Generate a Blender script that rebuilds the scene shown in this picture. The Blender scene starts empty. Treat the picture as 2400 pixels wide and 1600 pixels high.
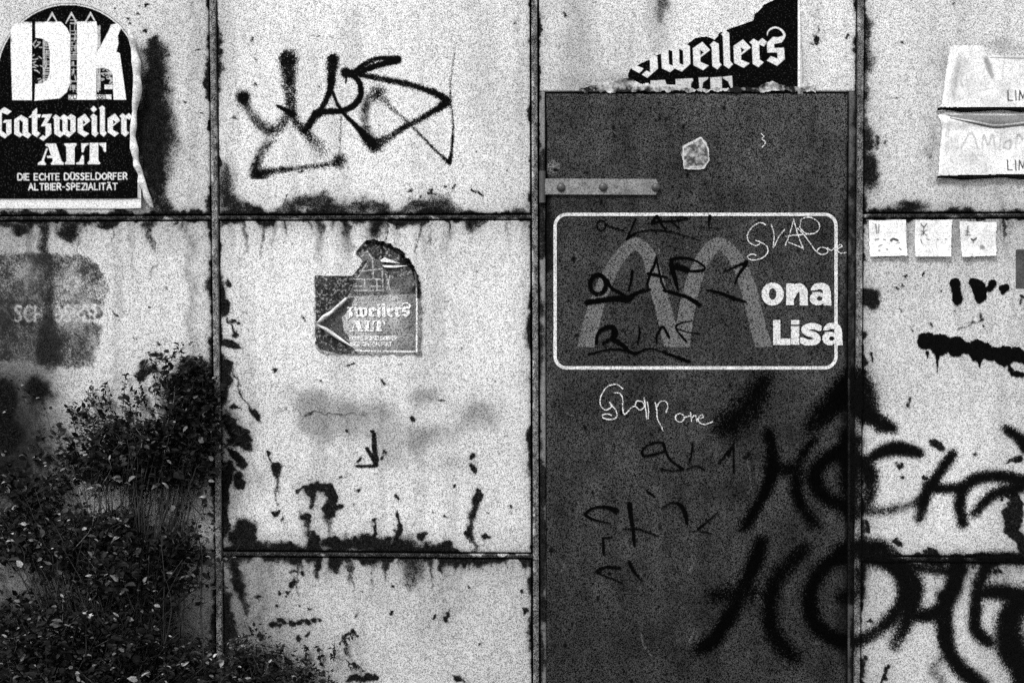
import bpy, math, random
import numpy as np
from mathutils import Vector, Matrix

random.seed(7)
rng = np.random.default_rng(11)
scene = bpy.context.scene
COL = scene.collection

# ------------------------------------------------------------------ camera
S = 0.00115                      # metres per survey unit (1 unit = about 1.15 mm on the wall)
GY = 1817.4                      # survey height of the ground line
def wx(px): return (px - 1200.0) * S
def wz(py): return (GY - py) * S

cam_d = bpy.data.cameras.new('camera'); cam = bpy.data.objects.new('camera', cam_d); COL.objects.link(cam)
DIST = 4.0
cam.location = (0.0, -DIST, wz(800)); cam.rotation_euler = (math.radians(90), 0, 0)
cam_d.sensor_width = 36.0; cam_d.lens = 36.0 * DIST / (2400 * S); cam_d.clip_start = 0.05; cam_d.clip_end = 2000
scene.camera = cam

# ------------------------------------------------------------------ overcast daylight
world = bpy.data.worlds.new('World'); scene.world = world; world.use_nodes = True
wn = world.node_tree; wn.nodes.clear()
SUN_EL, SUN_AZ = 52.0, -28.0     # azimuth measured from straight in front of the wall, negative = camera left
sky = wn.nodes.new('ShaderNodeTexSky'); sky.sky_type = 'NISHITA'; sky.sun_disc = False
sky.sun_elevation = math.radians(SUN_EL); sky.sun_rotation = math.radians(180 - SUN_AZ)
hs = wn.nodes.new('ShaderNodeHueSaturation'); hs.inputs['Saturation'].default_value = 0.0   # grey cloud cover
bg = wn.nodes.new('ShaderNodeBackground'); bg.inputs['Strength'].default_value = 0.10
wo = wn.nodes.new('ShaderNodeOutputWorld')
wn.links.new(sky.outputs[0], hs.inputs['Color']); wn.links.new(hs.outputs[0], bg.inputs[0]); wn.links.new(bg.outputs[0], wo.inputs[0])

sun_d = bpy.data.lights.new('sun', 'SUN'); sun_d.energy = 1.5; sun_d.angle = math.radians(12); sun_d.color = (1, 1, 1)
sun = bpy.data.objects.new('sun', sun_d); COL.objects.link(sun)
el, az = math.radians(SUN_EL), math.radians(SUN_AZ)
sdir = Vector((math.sin(az) * math.cos(el), -math.cos(az) * math.cos(el), math.sin(el)))   # towards the sun
sun.rotation_euler = (-sdir).to_track_quat('-Z', 'Y').to_euler()

vs = scene.view_settings
scene.display_settings.display_device = 'sRGB'
vs.view_transform = 'Standard'; vs.look = 'None'; vs.exposure = 1.12; vs.gamma = 1.0; vs.use_curve_mapping = False
scene.render.engine = 'CYCLES'
scene.cycles.use_denoising = False
scene.cycles.max_bounces = 6; scene.cycles.transparent_max_bounces = 24
scene.render.filter_size = 1.1

# ------------------------------------------------------------------ small maths helpers
def sstep(a, b, x):
    t = np.clip((x - a) / (b - a), 0, 1); return t * t * (3 - 2 * t)

def fbm(shape, cell, octaves=4, gain=0.55, seed=0):
    r = np.random.default_rng(seed); H, W = shape; out = np.zeros(shape, np.float32); amp = 1.0; tot = 0
    cy, cx = cell if isinstance(cell, tuple) else (cell, cell)
    for o in range(octaves):
        gy, gx = max(cy / 2 ** o, 1.0), max(cx / 2 ** o, 1.0)
        g = r.random((int(H / gy) + 3, int(W / gx) + 3)).astype(np.float32)
        y = np.arange(H) / gy; x = np.arange(W) / gx
        yi = y.astype(int); xi = x.astype(int); fy = (y - yi); fx = (x - xi)
        fy = (fy * fy * (3 - 2 * fy))[:, None].astype(np.float32); fx = (fx * fx * (3 - 2 * fx))[None].astype(np.float32)
        a = g[yi][:, xi]; b = g[yi][:, xi + 1]; c = g[yi + 1][:, xi]; d = g[yi + 1][:, xi + 1]
        out += amp * ((a * (1 - fx) + b * fx) * (1 - fy) + (c * (1 - fx) + d * fx) * fy); tot += amp; amp *= gain
    return out / tot

def blur(a, k):
    for ax in (0, 1):
        for _ in range(2):
            c = np.cumsum(np.pad(a, [(k + 1, k), (0, 0)] if ax == 0 else [(0, 0), (k + 1, k)], mode='edge'), axis=ax, dtype=np.float64)
            a = ((c[2 * k + 1:] - c[:-2 * k - 1]) if ax == 0 else (c[:, 2 * k + 1:] - c[:, :-2 * k - 1])) / (2 * k + 1)
    return a.astype(np.float32)

def smooth_path(pts, vals, n=6):
    """Catmull-Rom through pts, widths and densities interpolated along with them."""
    P = [np.array(p, float) for p in pts]
    if len(P) < 3: return P, vals
    out, ov = [], []
    for i in range(len(P) - 1):
        p0 = P[max(i - 1, 0)]; p1 = P[i]; p2 = P[i + 1]; p3 = P[min(i + 2, len(P) - 1)]
        for k in range(n):
            t = k / n
            out.append(0.5 * ((2 * p1) + (-p0 + p2) * t + (2 * p0 - 5 * p1 + 4 * p2 - p3) * t * t + (-p0 + 3 * p1 - 3 * p2 + p3) * t ** 3))
            ov.append(np.array(vals[i]) * (1 - t) + np.array(vals[i + 1]) * t)
    out.append(P[-1]); ov.append(np.array(vals[-1])); return out, ov

class Ras:
    """A flat field of samples over a rectangle of the wall (survey units, y down)."""
    def __init__(s, x0, y0, x1, y1, res, fill=0.0):
        s.x0, s.y0, s.res = x0, y0, res
        s.nx = int(round((x1 - x0) / res)) + 1; s.ny = int(round((y1 - y0) / res)) + 1
        s.A = np.full((s.ny, s.nx), fill, np.float32)
    def xs(s): return s.x0 + np.arange(s.nx) * s.res
    def ys(s): return s.y0 + np.arange(s.ny) * s.res
    def win(s, x0, y0, x1, y1):
        i0 = max(int((x0 - s.x0) / s.res), 0); i1 = min(int((x1 - s.x0) / s.res) + 2, s.nx)
        j0 = max(int((y0 - s.y0) / s.res), 0); j1 = min(int((y1 - s.y0) / s.res) + 2, s.ny)
        if i1 <= i0 or j1 <= j0: return None
        X = (s.x0 + np.arange(i0, i1) * s.res)[None, :]; Y = (s.y0 + np.arange(j0, j1) * s.res)[:, None]
        return (slice(j0, j1), slice(i0, i1)), X, Y
    def put(s, sl, a, mode):
        if mode == 'max': s.A[sl] = np.maximum(s.A[sl], a)
        elif mode == 'over': s.A[sl] = 1 - (1 - s.A[sl]) * (1 - a)
        elif mode == 'mul': s.A[sl] *= a
        elif mode == 'sub': s.A[sl] *= (1 - a)
    def stroke(s, pts, w, dens=1.0, soft=0.25, mode='max', smooth=True, val=None):
        n = len(pts)
        ws = list(w) if isinstance(w, (list, tuple)) else [w] * n
        ds = list(dens) if isinstance(dens, (list, tuple)) else [dens] * n
        while len(ws) < n: ws.append(ws[-1])
        while len(ds) < n: ds.append(ds[-1])
        vals = [np.array([ws[i], ds[i]]) for i in range(n)]
        if smooth: pts, vals = smooth_path(pts, vals)
        for i in range(len(pts) - 1):
            (ax, ay), (bx, by) = pts[i], pts[i + 1]
            m = max(vals[i][0], vals[i + 1][0]) * (0.5 + soft) + s.res * 2
            q = s.win(min(ax, bx) - m, min(ay, by) - m, max(ax, bx) + m, max(ay, by) + m)
            if q is None: continue
            sl, X, Y = q; dx, dy = bx - ax, by - ay; L = dx * dx + dy * dy + 1e-9
            t = np.clip(((X - ax) * dx + (Y - ay) * dy) / L, 0, 1)
            d = np.hypot(X - ax - t * dx, Y - ay - t * dy)
            wd = (vals[i][0] * (1 - t) + vals[i + 1][0] * t) * 0.5; de = vals[i][1] * (1 - t) + vals[i + 1][1] * t
            e = np.maximum(soft * wd, s.res * 0.6)
            a = de * (1 - sstep(wd - e, wd + e, d))
            if val is None: s.put(sl, a, mode)
            else: s.A[sl] = s.A[sl] * (1 - a) + val * a
    def blob(s, cx, cy, rx, ry=None, dens=1.0, soft=0.3, mode='max', rot=0.0):
        ry = rx if ry is None else ry; m = max(rx, ry) * (1 + soft) + 4
        q = s.win(cx - m, cy - m, cx + m, cy + m)
        if q is None: return
        sl, X, Y = q; c, sn = math.cos(rot), math.sin(rot)
        u = ((X - cx) * c + (Y - cy) * sn) / rx; v = (-(X - cx) * sn + (Y - cy) * c) / ry
        a = dens * (1 - sstep(1 - soft, 1 + soft, np.hypot(u, v)))
        if mode == 'mul': a = 1 - a
        s.put(sl, a, mode)
    def poly(s, pts, val=None, dens=1.0, mode='max', ss=3):
        P = np.array(pts, float); q = s.win(P[:, 0].min() - 2, P[:, 1].min() - 2, P[:, 0].max() + 2, P[:, 1].max() + 2)
        if q is None: return
        sl, X, Y = q; a = np.zeros((Y.shape[0], X.shape[1]), np.float32)
        for oy in range(ss):
            for ox in range(ss):
                xx = X + ((ox + .5) / ss - .5) * s.res; yy = Y + ((oy + .5) / ss - .5) * s.res
                ins = np.zeros(a.shape, bool)
                for i in range(len(P)):
                    (x1, y1), (x2, y2) = P[i], P[i - 1]
                    if y1 == y2: continue
                    ins ^= ((y1 > yy) != (y2 > yy)) & (xx < (x2 - x1) * (yy - y1) / (y2 - y1) + x1)
                a += ins
        a *= dens / (ss * ss)
        if val is None: s.put(sl, a, mode)
        else: s.A[sl] = s.A[sl] * (1 - a) + val * a
    def sample(s, X, Y):
        fx = np.clip((X - s.x0) / s.res, 0, s.nx - 1.001); fy = np.clip((Y - s.y0) / s.res, 0, s.ny - 1.001)
        i = fx.astype(int); j = fy.astype(int); u = fx - i; v = fy - j; A = s.A
        return (A[j, i] * (1 - u) + A[j, i + 1] * u) * (1 - v) + (A[j + 1, i] * (1 - u) + A[j + 1, i + 1] * u) * v

def zm(x0, y0, k, pts):           # survey sketch at scale k, corner x0,y0 -> survey units
    return [(x0 + p[0] / k, y0 + p[1] / k) for p in pts]

# ------------------------------------------------------------------ scene helpers
def link(o, parent=None):
    COL.objects.link(o)
    if parent is not None: o.parent = parent
    return o
def tag(o, label=None, cat=None, group=None, kind=None):
    if label: o['label'] = label
    if cat: o['category'] = cat
    if group: o['group'] = group
    if kind: o['kind'] = kind
    return o
def thing(name, label, cat, group=None):
    o = bpy.data.objects.new(name, None); link(o); o.empty_display_size = 0.05
    return tag(o, label, cat, group)

def grid_obj(name, P, mat, parent=None, mask=None, attrs=None, smooth=True):
    """P: (ny, nx, 3) points of a sheet seen from -y; mask: cells to keep; attrs: per-vertex floats."""
    ny, nx = P.shape[:2]
    idx = np.arange(ny * nx).reshape(ny, nx)
    q = np.stack([idx[:-1, :-1], idx[1:, :-1], idx[1:, 1:], idx[:-1, 1:]], -1)   # rows run downwards: faces -y
    q = q[mask] if mask is not None else q.reshape(-1, 4)
    used = np.zeros(ny * nx, bool); used[q.ravel()] = True
    remap = np.cumsum(used) - 1; q = remap[q]
    V = P.reshape(-1, 3)[used]
    me = bpy.data.meshes.new(name)
    me.vertices.add(len(V)); me.vertices.foreach_set('co', V.astype(np.float32).ravel())
    me.loops.add(q.size); me.loops.foreach_set('vertex_index', q.astype(np.int32).ravel())
    me.polygons.add(len(q)); me.polygons.foreach_set('loop_start', (np.arange(len(q)) * 4).astype(np.int32))
    me.update(calc_edges=True)
    if smooth: me.polygons.foreach_set('use_smooth', np.ones(len(q), bool))
    for k, v in (attrs or {}).items():
        a = me.attributes.new(k, 'FLOAT', 'POINT'); a.data.foreach_set('value', v.reshape(-1)[used].astype(np.float32))
    me.materials.append(mat)
    return link(bpy.data.objects.new(name, me), parent)

def mesh_obj(name, V, F, mat, parent=None, attrs=None, smooth=False):
    me = bpy.data.meshes.new(name); me.from_pydata([tuple(v) for v in V], [], [tuple(f) for f in F]); me.update()
    if smooth: me.polygons.foreach_set('use_smooth', np.ones(len(F), bool))
    for k, v in (attrs or {}).items():
        a = me.attributes.new(k, 'FLOAT', 'POINT'); a.data.foreach_set('value', np.asarray(v, np.float32))
    me.materials.append(mat)
    return link(bpy.data.objects.new(name, me), parent)

# ------------------------------------------------------------------ materials
def nodes_of(m):
    m.use_nodes = True; nt = m.node_tree; nt.nodes.clear(); return nt
def N(nt, t, **kw):
    n = nt.nodes.new(t)
    for k, v in kw.items(): setattr(n, k, v)
    return n
def mth(nt, op, a, b=None, c=None, clamp=False):
    n = N(nt, 'ShaderNodeMath', operation=op); n.use_clamp = clamp
    for i, v in enumerate((a, b, c)):
        if v is None: continue
        if isinstance(v, (int, float)): n.inputs[i].default_value = v
        else: nt.links.new(v, n.inputs[i])
    return n.outputs[0]
def noise(nt, scale, detail=2.0, rough=0.55, stretch=None):
    g = N(nt, 'ShaderNodeNewGeometry'); out = g.outputs['Position']
    if stretch:
        mp = N(nt, 'ShaderNodeMapping'); mp.inputs['Scale'].default_value = stretch; nt.links.new(out, mp.inputs[0]); out = mp.outputs[0]
    n = N(nt, 'ShaderNodeTexNoise'); n.inputs['Scale'].default_value = scale; n.inputs['Detail'].default_value = detail; n.inputs['Roughness'].default_value = rough
    nt.links.new(out, n.inputs['Vector']); return n.outputs[0]
def mapr(nt, v, a, b, c=0.0, d=1.0, smooth=False):
    n = N(nt, 'ShaderNodeMapRange', interpolation_type='SMOOTHSTEP' if smooth else 'LINEAR'); n.clamp = True
    for i, x in enumerate((v, a, b, c, d)):
        if isinstance(x, (int, float)): n.inputs[i].default_value = x
        else: nt.links.new(x, n.inputs[i])
    return n.outputs[0]
def fleck(nt, cell=0.0021):
    g = N(nt, 'ShaderNodeNewGeometry'); v = N(nt, 'ShaderNodeVectorMath', operation='SCALE'); v.inputs['Scale'].default_value = 1 / cell
    f = N(nt, 'ShaderNodeVectorMath', operation='FLOOR'); w = N(nt, 'ShaderNodeTexWhiteNoise'); w.noise_dimensions = '3D'
    nt.links.new(g.outputs['Position'], v.inputs[0]); nt.links.new(v.outputs[0], f.inputs[0]); nt.links.new(f.outputs[0], w.inputs['Vector'])
    return mth(nt, 'ADD', mth(nt, 'MULTIPLY', w.outputs['Value'], 0.42), mth(nt, 'MULTIPLY', noise(nt, 380, 1.0, 0.6), 0.58))
def attr(nt, name): return N(nt, 'ShaderNodeAttribute', attribute_name=name).outputs['Fac']
GR = 250.0
def grain(nt, amp, dark=False):
    n = fleck(nt)
    return mapr(nt, n, 0.40, 0.68, 0.05, 3.3) if dark else mapr(nt, n, 0.32, 0.58, 1 - amp, 1 + amp * 0.32)
def principled(nt, col, rough=0.6, spec=0.3, normal=None):
    p = N(nt, 'ShaderNodeBsdfPrincipled')
    if isinstance(col, (int, float)): p.inputs['Base Color'].default_value = (col, col, col, 1)
    else: nt.links.new(col, p.inputs['Base Color'])
    if isinstance(rough, (int, float)): p.inputs['Roughness'].default_value = rough
    else: nt.links.new(rough, p.inputs['Roughness'])
    p.inputs['Specular IOR Level'].default_value = spec
    if normal is not None: nt.links.new(normal, p.inputs['Normal'])
    return p
def bump(nt, h, strength, dist):
    b = N(nt, 'ShaderNodeBump'); b.inputs['Strength'].default_value = strength; b.inputs['Distance'].default_value = dist
    nt.links.new(h, b.inputs['Height']); return b.outputs[0]
def out(nt, sh):
    o = N(nt, 'ShaderNodeOutputMaterial'); nt.links.new(sh.outputs[0] if hasattr(sh, 'outputs') else sh, o.inputs[0])

def painted_metal(name, paint, gamp=0.62, rustcol=0.0045, rough=0.6, spec=0.03, dark=False):
    m = bpy.data.materials.new(name); nt = nodes_of(m)
    g = grain(nt, gamp, dark); n1 = noise(nt, 55, 6, 0.62); n2 = fleck(nt)
    big = mapr(nt, noise(nt, 3.0, 4, 0.6), 0.3, 0.7, 0.92, 1.05)
    fld = mth(nt, 'ADD', attr(nt, 'rust'), mth(nt, 'ADD', mth(nt, 'MULTIPLY', mth(nt, 'SUBTRACT', n1, 0.5), 0.8), mth(nt, 'MULTIPLY', mth(nt, 'SUBTRACT', n2, 0.5), 1.9)))
    r = mapr(nt, fld, 0.22, 0.72, smooth=True)
    # loose fine specks of dirt everywhere
    sp = mapr(nt, noise(nt, 120, 3, 0.7), 0.70, 0.76, 1.0, 0.55)
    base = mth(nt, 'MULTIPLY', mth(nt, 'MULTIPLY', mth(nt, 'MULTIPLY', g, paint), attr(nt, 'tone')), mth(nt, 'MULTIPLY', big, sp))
    rc = mth(nt, 'MULTIPLY', mapr(nt, n2, 0.45, 0.75, 0.25, 4.0), rustcol)
    mx = N(nt, 'ShaderNodeMix'); mx.data_type = 'FLOAT'
    nt.links.new(r, mx.inputs[0]); nt.links.new(base, mx.inputs[2]); nt.links.new(rc, mx.inputs[3])
    col = mth(nt, 'MINIMUM', mx.outputs[0], 0.92)
    bp = bump(nt, mth(nt, 'MULTIPLY', n1, r), 0.6, 0.003)
    out(nt, principled(nt, col, mapr(nt, r, 0, 1, rough, 0.95), spec, bp)); return m

def print_mat(name, gamp=0.45, rough=0.6, spec=0.0, worn=0.0):
    """Printed sheet: the 'alb' attribute is the ink."""
    m = bpy.data.materials.new(name); nt = nodes_of(m)
    a = attr(nt, 'alb')
    if worn:
        w = mapr(nt, noise(nt, 90, 5, 0.7), 0.5 - worn * .2, 0.62, 0, 1, True)
        mx = N(nt, 'ShaderNodeMix'); mx.data_type = 'FLOAT'; nt.links.new(w, mx.inputs[0]); nt.links.new(a, mx.inputs[2]); mx.inputs[3].default_value = 0.33; a = mx.outputs[0]
    col = mth(nt, 'MINIMUM', mth(nt, 'MULTIPLY', a, grain(nt, gamp)), 0.92)
    # fine pale flecks in the ink
    fl = mapr(nt, noise(nt, GR * 1.1, 0, 0.5), 0.62, 0.85, 0.0, 0.03)
    out(nt, principled(nt, mth(nt, 'ADD', col, fl), rough, spec)); return m

def flat_mat(name, c, gamp=0.4, rough=0.6, spec=0.25, fine=0.0):
    m = bpy.data.materials.new(name); nt = nodes_of(m)
    w = mapr(nt, noise(nt, 30, 5, 0.65), 0.3, 0.7, 1 - fine, 1 + fine)
    col = mth(nt, 'MINIMUM', mth(nt, 'MULTIPLY', mth(nt, 'MULTIPLY', grain(nt, gamp), w), c), 0.92)
    out(nt, principled(nt, col, rough, spec)); return m

def film_mat(name, c, speck=1.3, rough=0.8, gamp=0.6, lo=0.15, hi=0.80):
    """Sprayed or drawn film of paint: coverage attribute broken up into droplets."""
    m = bpy.data.materials.new(name); nt = nodes_of(m)
    n2 = fleck(nt); n3 = noise(nt, 70, 4, 0.6)
    f = mth(nt, 'ADD', attr(nt, 'cov'), mth(nt, 'ADD', mth(nt, 'MULTIPLY', mth(nt, 'SUBTRACT', n2, 0.5), speck), mth(nt, 'MULTIPLY', mth(nt, 'SUBTRACT', n3, 0.5), 0.25)))
    al = mapr(nt, f, lo, hi, smooth=True)
    col = mth(nt, 'MULTIPLY', grain(nt, gamp), c)
    p = principled(nt, col, rough, 0.0); t = N(nt, 'ShaderNodeBsdfTransparent'); mx = N(nt, 'ShaderNodeMixShader')
    nt.links.new(al, mx.inputs[0]); nt.links.new(t.outputs[0], mx.inputs[1]); nt.links.new(p.outputs[0], mx.inputs[2])
    out(nt, mx); return m

M_wall = painted_metal('white painted steel', 0.78, gamp=0.68)
M_bar = painted_metal('weathered steel bar', 0.30, gamp=0.9)
M_frame = painted_metal('door frame steel', 0.48, gamp=0.5)
M_door = painted_metal('dark painted door', 0.029, gamp=1.0, rustcol=0.002, rough=0.6, spec=0.03, dark=True)
M_back = flat_mat('void lining', 0.01, 0.2, 0.9, 0.0)
M_print = print_mat('printed sticker')
M_oldprint = print_mat('bleached sticker print', 0.8, 0.7, 0.0)
M_paper = print_mat('white paper', 0.4, 0.7, 0.05)
M_paperback = flat_mat('paper back', 0.60, 0.45, 0.7, 0.0, 0.5)
M_spray = film_mat('black spray paint', 0.0035, 1.45, lo=0.12, hi=0.85)
M_spraydoor = film_mat('black spray over dark paint', 0.0015, 1.3, lo=0.05, hi=0.60)
M_marker = film_mat('black marker ink', 0.002, 1.3)
M_old = film_mat('weathered print', 0.018, 1.5, 0.8, 0.9, 0.05, 1.0)
M_chalk = film_mat('white chalk', 0.62, 1.1)
M_signwhite = flat_mat('white sign paint', 0.60, 0.6, 0.7, 0.05, 0.22)
M_signfilm = film_mat('white letter paint', 0.62, 0.6, 0.7, 0.55, 0.30, 0.70)
M_arch = film_mat('grey stencil paint', 0.13, 1.1, 0.6, 0.9, 0.2, 0.75)
M_hinge = flat_mat('galvanised strap', 0.20, 0.6, 0.6, 0.15, 0.4)
M_rivet = flat_mat('dark rivet', 0.05, 0.5, 0.45, 0.5, 0.2)

# ------------------------------------------------------------------ wall survey: bars, stains, dents
MX0, MX1, MY0, MY1, MR = -1000, 3530, -300, 1830, 2.0
POSTS = [(-980, -980), (-245, -245), (498.5, 516.0), (1252.5, 1256.5), (2017.5, 2008.0), (2760, 2760), (3510, 3510)]   # centre at y=0 and y=1600
def postx(i, y): a, b = POSTS[i]; return a + (b - a) * np.asarray(y) / 1600.0
RAILS = [(-290, -290), (512, 505), (1293, 1312), (1806, 1806)]    # centre at x=0 and x=2400
def raily(i, x): a, b = RAILS[i]; return a + (b - a) * np.asarray(x) / 2400.0

T = Ras(MX0, MY0, MX1, MY1, MR, 1.0)      # tone of the paint (stains, grime, some painted shade)
R = Ras(MX0, MY0, MX1, MY1, MR, 0.0)      # rust / flaked paint, a little painted shade
shp = T.A.shape
XX = T.xs()[None, :].astype(np.float32); YY = T.ys()[:, None].astype(np.float32)
f_big = fbm(shp, 180, 4, seed=1); f_mid = fbm(shp, 45, 4, seed=2); f_fine = fbm(shp, 12, 3, seed=3); f_vert = fbm(shp, (260, 22), 3, seed=4)
DENT = Ras(MX0, MY0, MX1, MY1, MR, 0.0)
DENT.A = ((fbm(shp, 150, 3, seed=5) - 0.5) * 0.0045 + (fbm(shp, (400, 60), 2, seed=6) - 0.5) * 0.0016).astype(np.float32)

T.A *= 0.95 + 0.34 * (f_big - 0.5) + 0.16 * (f_mid - .5)
RUN = np.random.default_rng(77)
for k in range(150):                                # runs of dirty water below the rails
    ri = int(RUN.integers(0, 3)); x = RUN.uniform(MX0, MX1); y = float(raily(ri, x)); L = RUN.gamma(2, 60); w = RUN.uniform(6, 26)
    T.stroke([(x, y), (x + RUN.normal(0, 2), y + L * .5), (x + RUN.normal(0, 3), y + L)], [w, w * .8, w * .3], [RUN.uniform(.15, .6), .3, .0], .8, val=.4)
T.A *= 1 - 0.22 * np.clip((f_vert - 0.56) * 5, 0, 1) * np.clip(1.1 - np.abs(YY - 700) / 1300, 0, 1)

def line_noise(seed, cell, n): return fbm((1, n), (1, cell), 4, seed=seed)[0]
def rail_rust(ri, above, below, seed, x0=MX0, x1=MX1, dens=0.75):
    ln1 = line_noise(seed, 40, shp[1]); ln2 = line_noise(seed + 1, 18, shp[1])
    d = YY - raily(ri, XX)
    hu = above * np.clip((ln1 - 0.3) * 2.2, 0.05, 1.3)[None]; hd = below * np.clip((ln2 - 0.38) * 2.6, 0.03, 1.3)[None]
    a = np.where(d < 0, 1 - (-d - 6) / hu, 1 - (d - 6) / hd)
    a = np.clip(a, 0, 1) * dens * ((XX > x0) & (XX < x1)); R.A = np.maximum(R.A, a)
# rails of each column
rail_rust(1, 20, 34, 20, MX0, 490, 1.0); rail_rust(1, 30, 22, 24, 520, 1243, 1.0); rail_rust(1, 22, 14, 28, 2030, MX1, 0.95)
rail_rust(2, 40, 34, 32, MX0, 1250, 1.1); rail_rust(2, 8, 22, 36, 2026, MX1, 0.9)
rail_rust(0, 12, 20, 40); rail_rust(3, 25, 5, 44)
for i in range(len(POSTS)): T.A *= 1 - .22 * np.exp(-np.abs(XX - postx(i, YY)) / 22)
for i in range(4): T.A *= 1 - .28 * np.exp(-np.abs(YY - raily(i, XX)) / 26)
# thin rust beside the posts
for i in range(len(POSTS)):
    d = np.abs(XX - postx(i, YY)); ln = fbm((shp[0], 1), (50, 1), 4, seed=60 + i)[:, :1]
    R.A = np.maximum(R.A, np.clip(1 - (d - 8) / (16 * np.clip((ln - 0.36) * 2.6, 0.05, 1.2)), 0, 1) * 0.9)

for k in range(330):                                # fine rust runs below the rails
    ri = int(RUN.integers(0, 3)); x = RUN.uniform(MX0, MX1); y = float(raily(ri, x)); L = RUN.gamma(2, 24) + 10; w = RUN.uniform(3, 9)
    if 1264 < x < 2004 and ri > 0: continue
    dn = RUN.uniform(.3, .75); R.stroke([(x, y), (x + RUN.normal(0, 1.5), y + L * .5), (x + RUN.normal(0, 2), y + L)], [w, w * .8, w * .4], [dn, dn * .8, dn * .3], .6)
for k in range(420):                                # pitting
    R.blob(RUN.uniform(MX0, MX1), RUN.uniform(-280, 1800), RUN.uniform(1.5, 4.5), RUN.uniform(1.5, 4.5), RUN.uniform(.4, .9), .5)
def SB(k0, pts, w, dens=0.9, soft=0.35, tgt=None):     # stroke given on a survey sketch k0=(x0,y0,scale)
    k = k0[2]; ws = [v / k for v in w] if isinstance(w, (list, tuple)) else w / k
    (tgt or R).stroke(zm(k0[0], k0[1], k, pts), ws, dens, soft)
def BB(k0, lst, dens=0.95, soft=0.35):
    for b in lst:
        rx = b[2]; ry = b[3] if len(b) > 3 else b[2]
        R.blob(k0[0] + b[0] / k0[2], k0[1] + b[1] / k0[2], rx / k0[2], ry / k0[2], dens, soft)
def TB(k0, lst, soft=0.8):
    for b in lst: T.blob(k0[0] + b[0] / k0[2], k0[1] + b[1] / k0[2], b[2] / k0[2], b[3] / k0[2], b[4], soft, 'mul')

KA = (480, 60, 3.0154)      # upper middle panel
SB(KA, [(520, 1310), (640, 1275), (760, 1250), (860, 1270), (960, 1300), (1100, 1270), (1240, 1285), (1300, 1320), (1420, 1290), (1560, 1280), (1700, 1285), (1800, 1300)], [60, 110, 120, 110, 70, 90, 90, 40, 80, 90, 100, 40], [.5, .62, .62, .6, .5, .58, .6, .4, .6, .6, .6, .5], 0.8)
SB(KA, [(130, 960), (140, 1060), (150, 1160), (190, 1260), (260, 1310)], [40, 80, 110, 130, 110], [.4, .55, .6, .62, .6], 0.8)
SB(KA, [(150, 1320), (280, 1305), (340, 1330)], [40, 60, 30], .8, 0.4)
for x, h, w in ((800, 110, 60), (1000, 120, 50), (1220, 130, 130), (1880, 90, 80), (1520, 40, 60), (660, 20, 40)):
    SB(KA, [(x, 1370), (x, 1375 + h * .5), (x + 4, 1375 + h)], [w, w * .8, w * .3], [.75, .6, .25], 0.6)
BB(KA, [(1583, 1188, 17, 22), (1615, 1190, 16, 22), (1510, 1207, 14, 12), (1640, 1215, 10), (335, 100, 9), (1233, 905, 11, 6), (1890, 1160, 16, 9), (1915, 1170, 10), (1945, 1180, 12, 14), (1440, 1145, 18, 5), (1450, 1210, 12, 6), (825, 435, 8), (370, 430, 9, 20), (635, 20, 5, 20), (1770, 1155, 8), (30, 360, 30, 110)], 0.9)
TB(KA, [(1040, 120, 60, 260, .22), (1985, 250, 90, 420, .2), (1840, 200, 70, 300, .08), (1000, 700, 200, 300, .05)])

KB = (0, 480, 3.733)        # left middle panel: drips under the rail
SB(KB, [(400, 120), (400, 250), (405, 400), (410, 560), (410, 760), (430, 950), (455, 1100)], [110, 90, 90, 100, 90, 50, 30], [.9, .6, .45, .42, .40, .36, .3], .85)
SB(KB, [(400, 1150), (420, 1300), (470, 1390)], [170, 190, 90], [.5, .6, .4], .7)
BB(KB, [(160, 210, 90, 60), (620, 210, 110, 80), (640, 280, 50, 60), (925, 170, 75, 35), (1300, 180, 70, 60), (1320, 240, 35, 50), (40, 190, 90, 40), (1560, 160, 16, 20), (1018, 935, 18), (1400, 1210, 16, 18), (1380, 1320, 38, 30), (1270, 1400, 50, 60), (1300, 1460, 80, 40), (1230, 1500, 50, 50), (1690, 1440, 130, 80), (1770, 1520, 120, 60), (1640, 1380, 60, 40)], .72, .5)
SB(KB, [(1320, 250), (1310, 330), (1340, 420)], [60, 60, 30], [.6, .4, .2], .7)
SB(KB, [(1290, 660), (1330, 590), (1375, 545)], [10, 10, 8], .7)
TB(KB, [(1500, 260, 260, 170, .12), (120, 330, 200, 140, .18), (0, 1250, 480, 330, .45), (-100, 700, 500, 800, .35)])

KC = (500, 800, 3.0154)     # middle panel
BB(KC, [(400, 200, 16, 20), (1215, 290, 15, 19), (1418, 550, 18, 22), (1590, 425, 40, 9), (370, 795, 16, 22), (450, 890, 60, 32), (450, 930, 38, 40), (980, 150, 34, 8), (1225, 775, 12, 14), (905, 970, 13), (1025, 1065, 11), (1290, 1095, 13, 18), (430, 1215, 22), (485, 1260, 11), (1840, 828, 24, 18), (1830, 900, 28, 34), (1850, 1090, 36, 70), (1480, 1370, 30, 32), (1935, 1375, 36, 18), (1812, 1362, 22, 30), (650, 1225, 42, 30), (740, 1012, 18, 26), (540, 1440, 16), (1140, 1275, 12, 14), (1395, 1420, 18, 10), (1650, 1440, 26, 40), (1700, 1020, 12, 14), (955, 635, 6, 12), (1125, 632, 16, 8), (155, 482, 26, 12), (1460, 1200, 7), (1555, 1180, 7), (1635, 1250, 8), (1325, 150, 6), (1955, 1205, 8), (2110, 1180, 8), (2245, 540, 14, 34), (2240, 840, 14, 34), (95, 190, 50, 60), (85, 330, 48, 140), (90, 920, 50, 60), (165, 980, 28, 56), (85, 1130, 40, 220), (210, 1370, 90, 100), (150, 15, 60, 24)], .95)
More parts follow.
